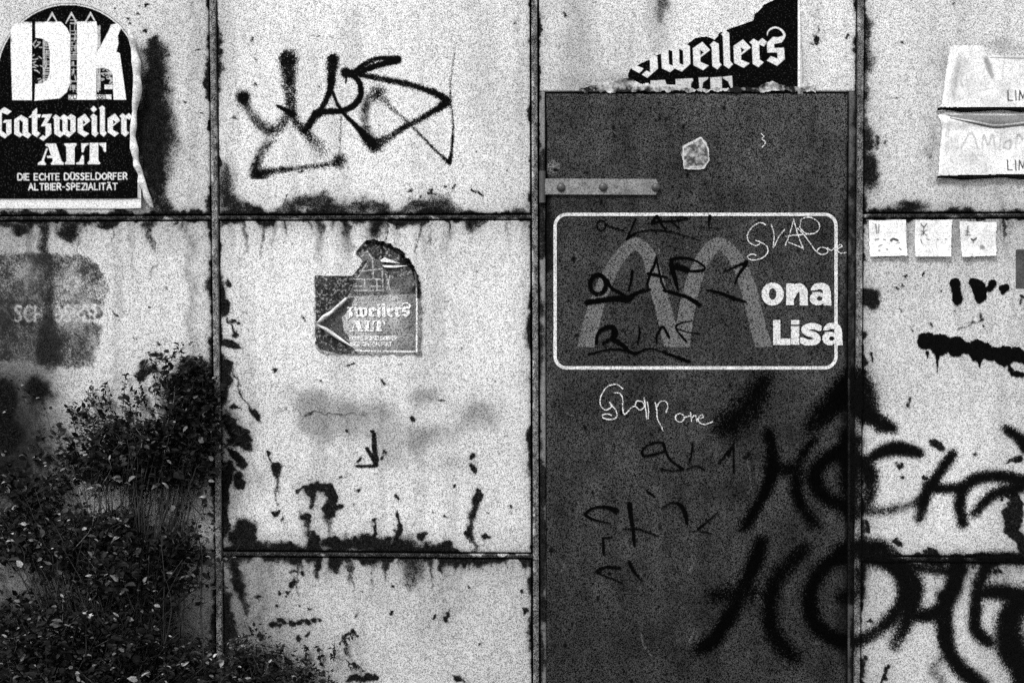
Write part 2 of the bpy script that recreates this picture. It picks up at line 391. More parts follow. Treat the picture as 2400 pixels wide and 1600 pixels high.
SB(KC, [(150, 240), (200, 340), (240, 440), (280, 490), (310, 535)], [16, 14, 16, 50, 50], [.7, .6, .6, .9, .95])
SB(KC, [(110, 560), (180, 640), (235, 720)], [80, 100, 80]); SB(KC, [(140, 700), (210, 730)], [70, 60]); SB(KC, [(140, 790), (180, 860)], [50, 70])
SB(KC, [(605, 1065), (700, 1040), (800, 1045), (850, 1110), (835, 1180), (850, 1235)], [22, 55, 70, 70, 80, 60], 1); SB(KC, [(850, 1200), (905, 1192)], [50, 40], 1); SB(KC, [(700, 1080), (712, 1160)], [50, 36], .8)
SB(KC, [(660, 1240), (670, 1340), (690, 1480)], [50, 50, 120], [.65, .5, .9], .6); SB(KC, [(720, 1370), (700, 1480)], [40, 140], .95, .4)
SB(KC, [(830, 1260), (830, 1380)], [60, 20], [.5, .2], .7); SB(KC, [(1140, 1280), (1142, 1360), (1145, 1460)], [10, 16, 40], .9); SB(KC, [(1302, 1240), (1300, 1340), (1295, 1480)], [8, 46, 66], 1)
SB(KC, [(1850, 1150), (1840, 1280), (1820, 1480)], [46, 40, 30], [.7, .52, .45], .7); SB(KC, [(450, 960), (448, 1150)], [40, 20], [.5, .3], .7); SB(KC, [(375, 810), (378, 850)], [16, 10])
SB(KC, [(320, 512), (560, 505), (720, 495), (900, 492), (1090, 528)], [6, 5, 8, 8, 6], [.5, .55, .65, .65, .5]); SB(KC, [(790, 1440), (960, 1425), (1180, 1420), (1240, 1450)], [60, 70, 90, 50], .9, .5)
T.stroke(zm(*KC, [(1020, 896), (1140, 896)]), 4, .9, .3, 'max', val=1.25)
TB(KC, [(650, 390, 140, 70, .3), (1100, 450, 170, 90, .22), (800, 480, 300, 70, .18), (700, 620, 140, 110, .25), (1000, 700, 320, 180, .12), (1500, 400, 100, 50, .3), (1480, 700, 120, 70, .32), (1620, 640, 140, 60, .2), (1860, 500, 160, 90, .3), (1850, 400, 60, 80, .12), (1700, 850, 200, 60, .15), (500, 330, 200, 40, .1)], .7)
GHOST = []
for dn, pts in ((.30, [(575, 330), (770, 345), (920, 430), (1240, 440), (1335, 560), (1335, 880), (1190, 880), (1150, 700), (820, 690), (590, 680)]), (.36, [(1385, 410), (1560, 362), (1625, 420), (1480, 470), (1395, 520)]), (.34, [(1390, 700), (1500, 650), (1640, 640), (1760, 560), (1850, 395), (1980, 500), (2085, 605), (1720, 625), (1500, 760), (1395, 830)]), (.10, [(1350, 60), (1420, 60), (1420, 900), (1350, 900)])):
    q_ = Ras(MX0, MY0, MX1, MY1, MR); q_.poly(zm(*KC, pts), ss=1); GHOST.append((dn, q_.A))
TB((700, 540, 4.9), [(220, 150, 40, 200, .35), (540, 120, 60, 160, .3), (880, 60, 90, 110, .35), (1500, 900, 80, 500, .08)])
KL = (460, 600, 3.1375)     # flakes beside the first post
BB(KL, [(228, 200, 20, 22), (205, 360, 36, 80), (195, 290, 20, 50), (545, 835, 18, 18), (305, 555, 22, 18), (185, 600, 12, 12), (300, 490, 14, 16)], .92)
SB(KL, [(220, 635), (270, 630), (335, 655)], [50, 36, 34], .9); SB(KL, [(245, 460), (290, 520), (315, 565)], [14, 10, 28], .8); SB(KL, [(210, 770), (240, 800)], [50, 60], .9)

KD = (480, 1220, 2.94)      # lower middle panel
BB(KD, [(615, 410, 19, 16), (600, 470, 16), (515, 482, 20, 16), (580, 507, 11), (380, 510, 14), (475, 600, 11), (635, 580, 8), (705, 582, 9), (1290, 450, 11, 14), (1300, 635, 15, 12), (1045, 650, 11), (1672, 660, 16, 36), (1590, 668, 14), (1825, 435, 11, 14), (1745, 1095, 32, 26), (2195, 615, 14, 16), (2195, 485, 10), (620, 355, 20, 8), (680, 350, 14, 24), (500, 730, 26, 20), (535, 700, 20, 14), (600, 700, 26, 18), (648, 695, 20), (690, 688, 16, 22), (740, 680, 24, 20), (790, 662, 22, 18), (715, 757, 20, 14), (650, 800, 18, 24), (370, 790, 20, 14), (2250, 395, 12, 30), (1020, 775, 30, 22)], .92)
for x, y1, w, dn in ((770, 400, 55, .9), (1000, 430, 44, .62), (1232, 400, 44, .68), (1430, 460, 150, .48), (1640, 350, 50, .8), (1560, 330, 36, .7), (900, 310, 110, .95), (620, 300, 60, .8), (1790, 300, 40, .8)):
    SB(KD, [(x, 270), (x, 290 + (y1 - 290) * .5), (x, y1)], [w, w * .8, w * .35], [dn, dn * .9, dn * .45], .6)
SB(KD, [(215, 330), (240, 440), (290, 560), (300, 640)], [70, 60, 50, 40], [.8, .75, .6, .5], .6); SB(KD, [(160, 500), (170, 800)], [60, 60], [.6, .7], .6)
SB(KD, [(1080, 455), (1120, 475)], [6, 8], .8); SB(KD, [(940, 810), (1000, 775), (1040, 790)], [40, 20, 24], .8); SB(KD, [(960, 830), (985, 930)], [24, 10], .7)
SB(KD, [(990, 990), (1060, 1015), (1090, 1040)], [14, 14, 8], .7); SB(KD, [(980, 1090), (1080, 1075), (1200, 1090)], [20, 50, 16], .8)
TB(KD, [(330, 480, 260, 300, .45), (1500, 480, 260, 240, .16), (1660, 560, 160, 300, .1), (900, 700, 500, 400, .06), (600, 1000, 500, 200, .2)])
T.A *= np.where(YY > raily(2, XX), 0.80, 1.0)

KE = (1240, 0, 2.94)        # panel above the door
SB(KE, [(890, -60), (900, 40), (905, 150)], [90, 80, 40], [.42, .4, .25], .8)
TB(KE, [(300, 250, 90, 500, .26), (420, 200, 200, 500, .1), (890, 120, 80, 240, .32), (700, 350, 300, 200, .08), (1980, 80, 60, 200, .15), (500, 560, 250, 70, .3)])
BB(KE, [(1972, 258, 24, 34), (2005, 185, 9), (2052, 190, 8, 10), (2190, 240, 9), (60, 200, 12, 300)], .9)

KF = (1980, 60, 3.5643)     # right-hand upper panel
SB(KF, [(185, 0), (190, 300), (180, 700), (190, 1000)], [60, 60, 40, 80], [.5, .45, .35, .6], .8)
BB(KF, [(200, 1140, 60, 80), (200, 1270, 70, 90), (180, 950, 30, 80), (275, 987, 30, 26), (363, 1000, 18), (570, 1500, 120, 50), (1030, 1540, 60, 20)], .68, .7)
TB(KF, [(1300, 1370, 220, 70, .22), (830, 300, 60, 160, .3), (740, 950, 50, 200, .2), (1350, 190, 200, 60, .3), (830, 1300, 120, 40, .3), (300, 700, 400, 500, .06)])

KG = (1960, 480, 3.266)     # right-hand middle panel
BB(KG, [(265, 715, 76, 90), (215, 990, 26, 40), (535, 560, 14), (490, 605, 12), (450, 632, 22, 10), (682, 540, 11), (800, 680, 16, 12), (893, 820, 9, 6), (1117, 930, 16), (565, 938, 8, 12), (550, 1510, 15, 26), (500, 780, 8, 14), (1425, 705, 14), (1408, 728, 10), (1410, 752, 9), (260, 1190, 14, 40), (725, 585, 6)], .95, .3)
SB(KG, [(930, 970), (1020, 920), (1130, 860)], [10, 8, 12], .8); SB(KG, [(250, 1370), (330, 1355)], [12, 12], .5)
for x in (565, 915): T.blob(KG[0] + x / KG[2], KG[1] + 260 / KG[2], 11, 40, .35, .5, 'mul')  # cast shadows of two paper notes, painted on the panel to their right
TB(KG, [(300, 1440, 120, 160, .2), (460, 600, 160, 120, .12), (1430, 250, 100, 300, .1)])
KH = (1960, 900, 2.241)
BB(KH, [(378, 95, 9, 15), (525, 316, 26, 22), (545, 300, 14), (722, 372, 9), (340, 432, 20, 17), (316, 410, 7, 10), (345, 500, 8, 10), (445, 425, 6), (475, 490, 11, 14), (318, 826, 24, 14), (505, 872, 42, 22), (800, 985, 12, 8), (520, 885, 36, 24), (180, 1240, 16, 9), (840, 980, 26, 10), (865, 605, 14, 6), (160, 745, 14, 30)], .95, .3)
SB(KH, [(222, 1568), (245, 1530), (275, 1490)], [26, 20, 14], .95); SB(KH, [(300, 885), (420, 895), (560, 890)], [14, 20, 30], .8)
SB(KH, [(940, 590), (930, 700), (950, 800), (975, 860)], [60, 90, 60, 60], .97, .2); SB(KH, [(920, 415), (960, 395), (990, 400)], [26, 36, 26], .95); SB(KH, [(900, 590), (935, 640)], [26, 30], .8)
SB(KH, [(960, 900), (760, 905), (500, 905)], [20, 14, 12], .7)

R.stroke([(1272, 1100), (1273, 1270), (1273, 1440)], 20, 1.3, .2); R.stroke([(1272, 360), (1274, 480), (1272, 600)], [14, 24, 14], .9, .4)
R.stroke([(1994, 480), (1992, 800), (1990, 1100), (1990, 1400)], [14, 20, 30, 26], [.5, .6, .95, .9], .5)  # right frame strip darkened, its shade painted into the rust field
# climbing grime behind the weeds, vignette painted into the lower left corner
KI = (0, 800, 1.96)
BB(KI, [(180, 225, 50, 55), (20, 290, 60, 110), (40, 420, 60, 90)], 1.0, .8); BB(KI, [(60, 480, 130, 200), (900, 420, 110, 260), (500, 1450, 700, 180)], .42, .8)
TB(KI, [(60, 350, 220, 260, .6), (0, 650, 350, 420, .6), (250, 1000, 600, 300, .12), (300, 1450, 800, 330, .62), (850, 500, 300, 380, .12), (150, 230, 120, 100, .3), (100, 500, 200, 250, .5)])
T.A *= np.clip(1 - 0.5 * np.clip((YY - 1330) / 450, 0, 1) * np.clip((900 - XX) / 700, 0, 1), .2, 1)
# black soft-edged patch along the big sticker's peeling edge
KS = (0, 0, 3.016)
SB(KS, [(1095, 270), (1100, 400), (1095, 560), (1075, 700), (1080, 850), (1090, 1000), (1100, 1100), (1105, 1250), (1100, 1400), (1140, 1480)], [20, 150, 180, 190, 240, 270, 230, 170, 140, 140], [.7, .8, .85, .8, .88, .95, .95, .8, .7, .7], .85)
BB(KS, [(907, 120, 11), (915, 165, 11, 8), (1025, 235, 12, 22), (1050, 40, 14, 10), (990, 35, 8), (985, 85, 8), (820, 75, 8)], .8)
SB(KS, [(0, 1510), (600, 1525), (1000, 1530), (1400, 1525)], [60, 40, 30, 30], [.75, .7, .6, .5], .5)
def warp(ras, amp1, amp2, k):
    n = [fbm(shp, 22, 2, seed=k + i) - .5 for i in range(2)]; m = [fbm(shp, 5, 2, seed=k + 5 + i) - .5 for i in range(2)]
    ras.A = ras.sample(XX + 2 * amp1 * n[0] + 2 * amp2 * m[0], YY + 2 * amp1 * n[1] + 2 * amp2 * m[1]).astype(np.float32)
for dn, qa in GHOST: T.A *= 1 - dn * blur(qa, 5) * (.5 + f_mid)
warp(R, 13, 7, 300); warp(T, 16, 6, 320)
T.A *= 1 - 0.42 * np.clip(blur(np.clip(R.A, 0, 1), 4) * 1.1, 0, 1) - 0.26 * np.clip(blur(np.clip(R.A, 0, 1), 16) * 1.6, 0, 1)
SB(KC, [(1135, 655), (1140, 770), (1160, 835)], [30, 34, 22], 1.2, .2); SB(KC, [(1085, 755), (1155, 872)], [24, 28], 1.2, .2); SB(KC, [(1015, 879), (1142, 879)], [18, 20], 1.2, .2); SB(KC, [(1020, 852), (1045, 820)], [16, 12], 1.2, .2); BB(KC, [(1125, 632, 16, 9)], 1.2)
T.A *= np.where(XX < 508, .88, np.where(XX < 1254, 1.0, np.where(XX < 2012, .93, .87))) * np.where(YY < 508, 1.0, .93)
R.A = np.clip(R.A * 1.28 * (0.62 + 0.85 * f_fine) + (f_mid - .5) * .25 * (R.A > .03), 0, 1)

# ------------------------------------------------------------------ ground
def ground_mat():
    m = bpy.data.materials.new('trodden ground'); nt = nodes_of(m)
    n1 = noise(nt, 9, 6, 0.65); n2 = noise(nt, 160, 3, 0.6)
    c = mth(nt, 'ADD', mapr(nt, n1, 0.3, 0.7, 0.05, 0.14), mapr(nt, n2, 0.3, 0.7, -0.03, 0.03))
    out(nt, principled(nt, c, 0.95, 0.1, bump(nt, mth(nt, 'ADD', n1, n2), 0.7, 0.02))); return m
gx = np.linspace(-60, 60, 61); gy = np.linspace(-60, 60, 61)
GP = np.zeros((61, 61, 3)); GP[..., 0] = gx[None, :]; GP[..., 1] = gy[:, None]
g = grid_obj('ground', GP[::-1], ground_mat()); tag(g, kind='structure')

# ------------------------------------------------------------------ the wall
wall = thing('metal_wall', 'whitewashed rusty sheet steel wall of panels between narrow vertical and horizontal bars', 'wall'); wall['kind'] = 'thing'

def panel_sheet(name, X0, X1, Y0, Y1, step, mat, parent, y=0.0, skirt=0.02, dent=True, tone=1.0, rust=1.0, label=None):
    """X0,X1: functions of y; Y0,Y1: functions of x - a sheet with its edges turned back."""
    ym = (Y0(X0(0)) + Y1(X0(0))) / 2; nx = max(int((X1(ym) - X0(ym)) / step), 2); ny = max(int((Y1(X0(ym)) - Y0(X0(ym))) / step), 2)
    u = np.linspace(0, 1, nx)[None, :] * np.ones((ny, 1)); v = np.linspace(0, 1, ny)[:, None] * np.ones((1, nx))
    Yg = Y0(X0(ym)) * (1 - v) + Y1(X0(ym)) * v
    for _ in range(2):
        Xg = X0(Yg) * (1 - u) + X1(Yg) * u; Yg = Y0(Xg) * (1 - v) + Y1(Xg) * v
    D = DENT.sample(Xg, Yg) if dent else np.zeros_like(Xg)
    edge = np.minimum(np.minimum(u, 1 - u) * nx, np.minimum(v, 1 - v) * ny) * step
    Yd = y - D * np.clip(edge / 30, 0, 1) + 0.0012 * (1 - sstep(0, 5, edge))
    pad = lambda a: np.pad(a, 1, mode='edge')
    Xg, Yg, Yd = pad(Xg), pad(Yg), pad(Yd); Yd[0] += skirt; Yd[-1] += skirt; Yd[:, 0] += skirt; Yd[:, -1] += skirt
    P = np.stack([wx(Xg), Yd, wz(Yg)], -1)
    o = grid_obj(name, P, mat, parent, attrs={'tone': T.sample(Xg, Yg) * tone, 'rust': R.sample(Xg, Yg) * rust})
    if label: o['label'] = label
    return o
def dent_at(X, Y): return DENT.sample(X, Y)

G = 11.3
for ci in range(len(POSTS) - 1):
    off = ci in (0, 5)
    for ri in range(3):
        if ci == 3 and ri > 0: continue
        st = 9.0 if off else 2.4
        X0 = lambda y, c=ci: postx(c, y) + G
        X1 = lambda y, c=ci: postx(c + 1, y) - G
        Y0 = lambda x, r=ri: raily(r, x) + 8.0
        Y1 = (lambda x: 214.0 + 0 * np.asarray(x)) if ci == 3 else (lambda x, r=ri: raily(r + 1, x) - 8.6)
        panel_sheet('panel', X0, X1, Y0, Y1, st, M_wall, wall)

def bar(name, p0, p1, half, y_front, depth, parent, mat, horizontal, tone=1.0, rustk=0.75):
    """flat bar with rounded front arrises between two survey points"""
    L = math.hypot(p1[0] - p0[0], p1[1] - p0[1]); n = max(int(L / 6), 2)
    t = np.linspace(0, 1, n)[:, None]
    prof = [(-half, depth), (-half, 0.0015), (-half + 1.3, 0.0), (0, -0.0004), (half - 1.3, 0.0), (half, 0.0015), (half, depth)]
    px = p0[0] + (p1[0] - p0[0]) * t; py = p0[1] + (p1[1] - p0[1]) * t
    o = np.array([q[0] for q in prof])[None]; dd = np.array([q[1] for q in prof])[None]
    wob = (fbm((n, 1), (30, 1), 3, seed=int(abs(p0[0] * 7 + p0[1])) + 5) - .5) * 1.2
    if horizontal: X = px + 0 * o; Y = py - o[:, ::-1] * -1 + wob; X, Y = X, py + o + wob
    else: X = px + o + wob; Y = py + 0 * o
    P = np.stack([wx(X), y_front + dd + 0 * X, wz(Y)], -1)
    if horizontal: P = P.transpose(1, 0, 2); X = X.T; Y = Y.T
    rust = np.clip(R.sample(X, Y) * rustk * .75 + 0.06, 0, 1); tn = np.full(X.shape, tone)  # rust also carries the painted shade held in R
    return grid_obj(name, P, mat, parent, attrs={'tone': tn, 'rust': rust})
for i in range(len(POSTS)):
    bar('post', (float(postx(i, -290)), -290), (float(postx(i, 1812)), 1812), 6.6, -0.006, 0.03, wall, M_bar, False, 1.5 if i != 2 else 1.9, 0.55)
for ci in range(len(POSTS) - 1):
    for ri in range(4):
        if ci == 3 and ri in (1, 2): continue
        xa = float(postx(ci, raily(ri, postx(ci, 0)))) + 8.0; xb = float(postx(ci + 1, raily(ri, postx(ci + 1, 0)))) - 8.0
        bar('rail', (xa, float(raily(ri, xa))), (xb, float(raily(ri, xb))), 4.2, -0.0035, 0.03, wall, M_bar, True, 1.5, 0.9)
# dark lining behind the joints
BPx = np.array([[MX0, MX1], [MX0, MX1]]); BPy = np.array([[-300, -300], [1816, 1816]])
o = grid_obj('backing', np.stack([wx(BPx), np.full((2, 2), 0.026), wz(BPy)], -1), M_back, wall)
# frame strips either side of the door
DL, DR = 1281.0, 1985.0
for (xa, xb, tn) in ((1265.5, 1278.5, 0.75), (1987.5, 2003.0, 0.3)):  # right strip toned down, its shade painted in
    sh = (lambda y: (postx(3, y) - 1254.5)) if xa < 1500 else (lambda y: (postx(4, y) - 2013.0))
    panel_sheet('door_jamb', lambda y, a=xa, s=sh: a + s(y), lambda y, a=xb, s=sh: a + s(y), lambda x: 216.0 + 0 * x, lambda x: 1796.0 + 0 * x, 2.4, M_frame, wall, -0.003, 0.02, False, tn, 0.8)

# ------------------------------------------------------------------ the door
door = thing('door', 'dark grey painted steel door with white framed sign and strap hinge', 'door'); door['kind'] = 'thing'
YD = -0.008
# wear and uneven tone of the door itself, shade painted at its right edge
RD = Ras(1260, 200, 2010, 1830, 2.0, 0.0); TD = Ras(1260, 200, 2010, 1830, 2.0, 1.0)
dshp = RD.A.shape; dn = fbm(dshp, 90, 4, seed=81); TD.A *= 0.85 + 0.4 * (dn - .5)
dX = RD.xs()[None]; dY = RD.ys()[:, None]
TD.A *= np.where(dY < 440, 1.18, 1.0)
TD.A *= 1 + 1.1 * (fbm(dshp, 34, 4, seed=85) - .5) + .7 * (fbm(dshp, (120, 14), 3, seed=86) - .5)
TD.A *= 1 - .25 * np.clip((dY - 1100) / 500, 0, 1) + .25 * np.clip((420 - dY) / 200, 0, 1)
sr = np.random.default_rng(87)
for k in range(46):                                   # fine scratches and scuffs
    x, y = sr.uniform(1300, 1960), sr.uniform(240, 1580); a = sr.normal(1.4, .7); L = sr.uniform(10, 60)
    TD.stroke([(x, y), (x + L * math.cos(a) * .5 + sr.normal(0, 3), y + L * math.sin(a) * .5), (x + L * math.cos(a), y + L * math.sin(a))], sr.uniform(2, 3.5), sr.uniform(.3, .8), .4, val=sr.choice([2.6, 2.0, .3]))
for k in range(60): RD.blob(sr.uniform(1290, 1975), sr.uniform(240, 1600), sr.uniform(2, 6), sr.uniform(2, 7), sr.uniform(.4, .9), .5)
TD.blob(1296, 392, 13, 14, -3.2, .6, 'mul')
RD.A = np.maximum(RD.A, np.clip(1 - (dX - 1283) / (34 * np.clip(fbm((dshp[0], 1), (60, 1), 3, seed=83) * 2 - .7, .02, 1)), 0, 1) * .62 * ((dY > 280) & (dY < 640)))
RD.A = np.maximum(RD.A, np.clip(1 - (1985 - dX) / (46 * np.clip(fbm((dshp[0], 1), (80, 1), 3, seed=84) * 2 - .6, .1, 1)), 0, 1) * .6 * (dY > 330))  # dirt and painted shade along the right edge
_T, _R = T, R
T, R = TD, RD
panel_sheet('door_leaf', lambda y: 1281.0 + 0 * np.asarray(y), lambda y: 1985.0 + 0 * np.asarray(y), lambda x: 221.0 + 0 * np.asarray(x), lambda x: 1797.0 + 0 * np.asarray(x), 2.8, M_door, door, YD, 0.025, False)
T, R = _T, _R

def film(name, ras, mat, parent, y=None, yfn=None, cut=0.06, label=None, clip=None):
    """Paint film lying on the surface: only cells that carry paint are kept."""
    X = ras.xs()[None, :] + 0 * ras.ys()[:, None]; Y = ras.ys()[:, None] + 0 * ras.xs()[None, :]
    A = ras.A.copy()
    if clip is not None: A *= clip(X, Y)
    c = np.maximum(np.maximum(A[:-1, :-1], A[1:, :-1]), np.maximum(A[:-1, 1:], A[1:, 1:])) > cut
    if not c.any(): return None
    D = yfn(X, Y) if yfn else np.full(X.shape, y)
    o = grid_obj(name, np.stack([wx(X), D, wz(Y)], -1), mat, parent, c, {'cov': A})
    if label: o['label'] = label
    return o

# big soft sprayed writing that runs across door, post and right-hand panels
KX = (1640, 1000, 2.613)
spray = Ras(1600, 840, 2480, 1700, 2.6)
def SP(pts, w, d=.85, soft=.5):
    d = [min(v * 1.05, 1) for v in d] if isinstance(d, list) else min(d * 1.05, 1)
    SB(KX, pts, w, d, min(soft * 1.6, .95), spray)
SP([(420, 30), (440, 180), (430, 300), (380, 430), (270, 610)], [60, 72, 66, 60, 60], [.62, .75, .75, .72, .7])
SP([(430, 250), (560, 260), (600, 250)], [70, 80, 70], .6, .6)
SP([(700, 80), (620, 180), (590, 300), (600, 430), (660, 540), (720, 600)], [50, 56, 60, 66, 76, 70], [.6, .6, .62, .62, .6, .5], .6)
SP([(960, 90), (850, 150), (740, 220), (700, 300), (740, 400), (850, 470), (960, 520)], [80, 90, 80, 90, 80, 80, 70], [.8, .75, .72, .72, .66, .66, .66], .6)
SP([(900, 60), (930, 200), (930, 330), (930, 520)], [80, 140, 130, 110], [.8, .8, .72, .66], .7)
SP([(930, 180), (1020, 250), (1045, 370), (1010, 500)], [110, 100, 90, 70], [.85, .85, .82, .7])
SP([(1040, 190), (1130, 145), (1230, 130), (1350, 160)], [50, 75, 84, 50], [.85, .95, .97, .9], .35)
SP([(1020, 520), (1150, 510), (1280, 480), (1350, 430)], [50, 50, 42, 40], [.62, .7, .65, .75], .6)
SP([(1545, 165), (1460, 290), (1390, 400), (1340, 560)], [56, 62, 66, 60], [.97, .97, .95, .8], .35)
SP([(1390, 365), (1480, 375), (1600, 370)], [60, 60, 60], .95, .35)
SP([(1610, 590), (1590, 480), (1610, 380), (1680, 320), (1780, 300), (1900, 310), (2020, 330)], [66, 70, 70, 72, 72, 70, 70], [.8, .92, .97, .97, .97, .97, .95], .4)
SP([(1680, 530), (1740, 460), (1820, 400), (1980, 370)], [50, 60, 62, 66], [.85, .95, .95, .95], .4)
SP([(1870, 10), (1950, 60), (2000, 130)], [50, 66, 70], .95, .4)
SP([(380, 690), (340, 820), (280, 950), (200, 1120), (100, 1280), (0, 1360)], [76, 84, 90, 84, 80, 76], [.6, .66, .66, .66, .66, .6], .6)
SP([(100, 1030), (320, 1010)], [90, 100], .5, .8)
SP([(640, 740), (500, 880), (440, 1000), (420, 1130), (460, 1280), (560, 1400)], [80, 90, 90, 84, 90, 100], [.6, .66, .66, .66, .66, .5], .6)
SP([(930, 770), (800, 820), (700, 930), (670, 1060), (700, 1190), (800, 1280), (930, 1310), (1050, 1270), (1160, 1180), (1240, 1080), (1255, 980), (1220, 890), (1120, 815), (1000, 780)], [90, 80, 80, 90, 90, 84, 76, 76, 84, 90, 96, 90, 90, 90], [.72, .7, .7, .72, .72, .72, .75, .82, .92, .95, .96, .96, .95, .9], .5)
SP([(840, 760), (1000, 720), (1130, 740), (1200, 780)], [70, 90, 90, 50], [.7, .85, .92, .8], .5)
SP([(860, 1040), (965, 1000), (970, 880)], [60, 80, 70], .6, .8)
SP([(1240, 880), (1300, 960), (1300, 1080), (1250, 1210), (1190, 1330)], [120, 120, 110, 90, 80], [.92, .95, .95, .85, .68], .5)
SP([(1250, 830), (1400, 870), (1500, 880), (1600, 870)], [70, 46, 46, 90], [.9, .8, .9, .95], .5)
SP([(1580, 830), (1560, 950), (1520, 1060), (1430, 1140), (1320, 1160)], [110, 110, 90, 80, 60], .95, .5)
SP([(1510, 1040), (1495, 1200), (1520, 1360), (1600, 1480), (1720, 1580)], [110, 100, 90, 96, 100], .95, .45)
SP([(1770, 830), (1710, 950), (1690, 1100), (1690, 1240), (1760, 1310)], [76, 76, 72, 72, 80], .92, .5)
SP([(1700, 800), (1860, 800), (2020, 815)], [50, 70, 70], .93, .4)
SP([(1750, 1010), (1850, 1010), (2010, 1050)], [90, 96, 110], .92, .5)
SP([(1980, 1050), (1900, 1180), (1900, 1330), (1980, 1480), (2000, 1600)], [110, 150, 180, 170, 150], .93, .4)
SP([(1480, 1420), (1430, 1480), (1480, 1560)], [60, 60, 60], .45, .9)
SP([(1090, 15), (1190, 10)], [40, 46], .85, .4)
SP([(1330, 830), (1460, 800), (1560, 800)], [40, 50, 40], .6, .8)
KY = (1250, 860, 2.118)
SB(KY, [(1140, 60), (1070, 200), (980, 280), (930, 300)], [90, 130, 130, 90], [.42, .52, .5, .4], .8, spray)
SB(KY, [(1600, 70), (1500, 160), (1390, 280)], [140, 120, 90], [.8, .7, .62], .6, spray)
SB((1960, 480, 3.266), [(130, 1300), (190, 1420), (240, 1560)], [150, 210, 170], [.75, .8, .8], .6, spray)
SB((1960, 900, 2.241), [(80, 60), (150, 150), (220, 190), (300, 235)], [110, 100, 76, 50], [.8, .92, .93, .85], .5, spray)

def wall_y(X, Y):
    d = -dent_at(X, Y) - 0.0016
    for i in (3, 4):
        q = np.abs(X - postx(i, Y)); d = np.where(q < 9.4, -0.0074, d)
    j = X - postx(4, Y); d = np.where((j < -8.5) & (j > -30), -0.0042, d)          # door jamb
    for ri in (1, 2):
        q = np.abs(Y - raily(ri, X)); d = np.where((q < 6.6) & (d > -0.007) & (X > 2020), -0.0049, d)
    return d
def rough(ras, cell, amp, seed, edge=0.0):
    f = fbm(ras.A.shape, cell, 4, seed=seed); ras.A = np.clip(ras.A * (1 - amp + 2 * amp * f) + edge * (fbm(ras.A.shape, 5, 3, seed=seed + 1) - .5) * (ras.A > .03) * (ras.A < .97), 0, 1).astype(np.float32)
rough(spray, 30, .28, 401, .4); spray.A = np.clip(blur(spray.A, 2) * 1.1, 0, 1)
film('sprayed_writing', spray, M_spraydoor, door, y=YD - 0.0006, clip=lambda X, Y: (X < 1984), label='black sprayed strokes on lower half of dark door')
film('sprayed_writing', spray, M_spray, wall, yfn=wall_y, clip=lambda X, Y: (X > 1990), label='large soft black sprayed letters on the panels beside the door')

# tag in thin spray on the bright upper panel
tagr = Ras(520, 60, 1120, 420, 2.0)
def TG(pts, w, d=.9, soft=.35):
    w = [v * 1.12 for v in w]; SB(KA, pts, w, d, min(soft * 1.7, .95), tagr)
TG([(270, 510), (300, 580), (370, 680), (450, 740), (520, 720), (570, 650), (590, 610)], [78, 62, 60, 72, 66, 56, 50], [1, .55, .5, .62, .56, .5, .6], .5)
TG([(590, 240), (592, 300), (597, 400), (605, 500), (612, 600), (618, 628)], [118, 96, 80, 74, 66, 56], [.78, .7, .62, .66, .75, .95], .35)
TG([(510, 568), (560, 590), (612, 622)], [14, 30, 50], [.8, .9, 1]); TG([(610, 620), (640, 680), (700, 740), (750, 800), (830, 880)], [50, 60, 50, 66, 84], [.75, .5, .8, .5, .35], .6)
TG([(905, 245), (897, 330), (890, 430), (860, 520), (820, 590), (770, 650), (705, 745)], [72, 56, 44, 34, 34, 50, 44], [1, .9, .95, .85, .9, .8, .9], .35)
TG([(905, 470), (930, 540), (960, 590), (980, 620), (1040, 680), (1110, 750), (1150, 800), (1200, 840)], [20, 20, 24, 24, 26, 44, 70, 96], [.7, .85, .95, .95, .9, .95, .8, .7], .35)
TG([(785, 628), (860, 606), (950, 605), (1030, 580), (1090, 520), (1105, 460), (1085, 390), (1040, 350)], [54, 38, 36, 38, 38, 36, 32, 30], .97)
TG([(992, 330), (1060, 342), (1160, 302), (1270, 268), (1362, 242)], [58, 44, 36, 38, 48], .98); TG([(1060, 330), (1150, 262), (1240, 232), (1360, 236)], [34, 34, 26, 36], .9)
TG([(1060, 342), (1200, 366), (1400, 408), (1560, 452), (1680, 508), (1712, 540)], [34, 38, 40, 38, 46, 60], [.85, .7, .68, .7, .9, 1], .4)
TG([(1712, 540), (1640, 592), (1500, 672), (1400, 725), (1300, 790), (1200, 845)], [58, 38, 34, 40, 44, 76], [1, .9, .8, .72, .68, .75], .4)
TG([(1215, 480), (1150, 530), (1130, 620), (1130, 700), (1145, 770)], [96, 60, 62, 62, 80], [.62, .5, .45, .5, .6], .7); TG([(1215, 480), (1270, 520), (1320, 580), (1430, 680), (1550, 800), (1650, 900), (1725, 965)], [70, 50, 30, 20, 18, 16, 24], [.5, .42, .38, .42, .5, .66, .9], .6)
TG([(1725, 962), (1742, 900), (1755, 700), (1740, 540), (1735, 400), (1772, 150)], [36, 18, 16, 16, 14, 14], [1, .75, .55, .5, .42, .25], .5)
TG([(470, 800), (400, 900), (360, 1000), (368, 1050)], [56, 56, 62, 70], [.35, .5, .7, .92], .6); TG([(370, 1050), (500, 1025), (700, 1002), (880, 978), (950, 955)], [84, 40, 26, 40, 80], [.92, .62, .52, .62, .68], .5)
TG([(965, 640), (950, 920)], [14, 10], [.35, .3], .6); TG([(997, 340), (997, 412)], [12, 8], .95, .2)
rough(tagr, 16, .28, 405, .3); tagr.A = np.clip(tagr.A * 1.15, 0, 1)
film('sprayed_tag', tagr, M_spray, wall, yfn=lambda X, Y: -dent_at(X, Y) - 0.0010, label='black sprayed tag on bright upper middle panel')
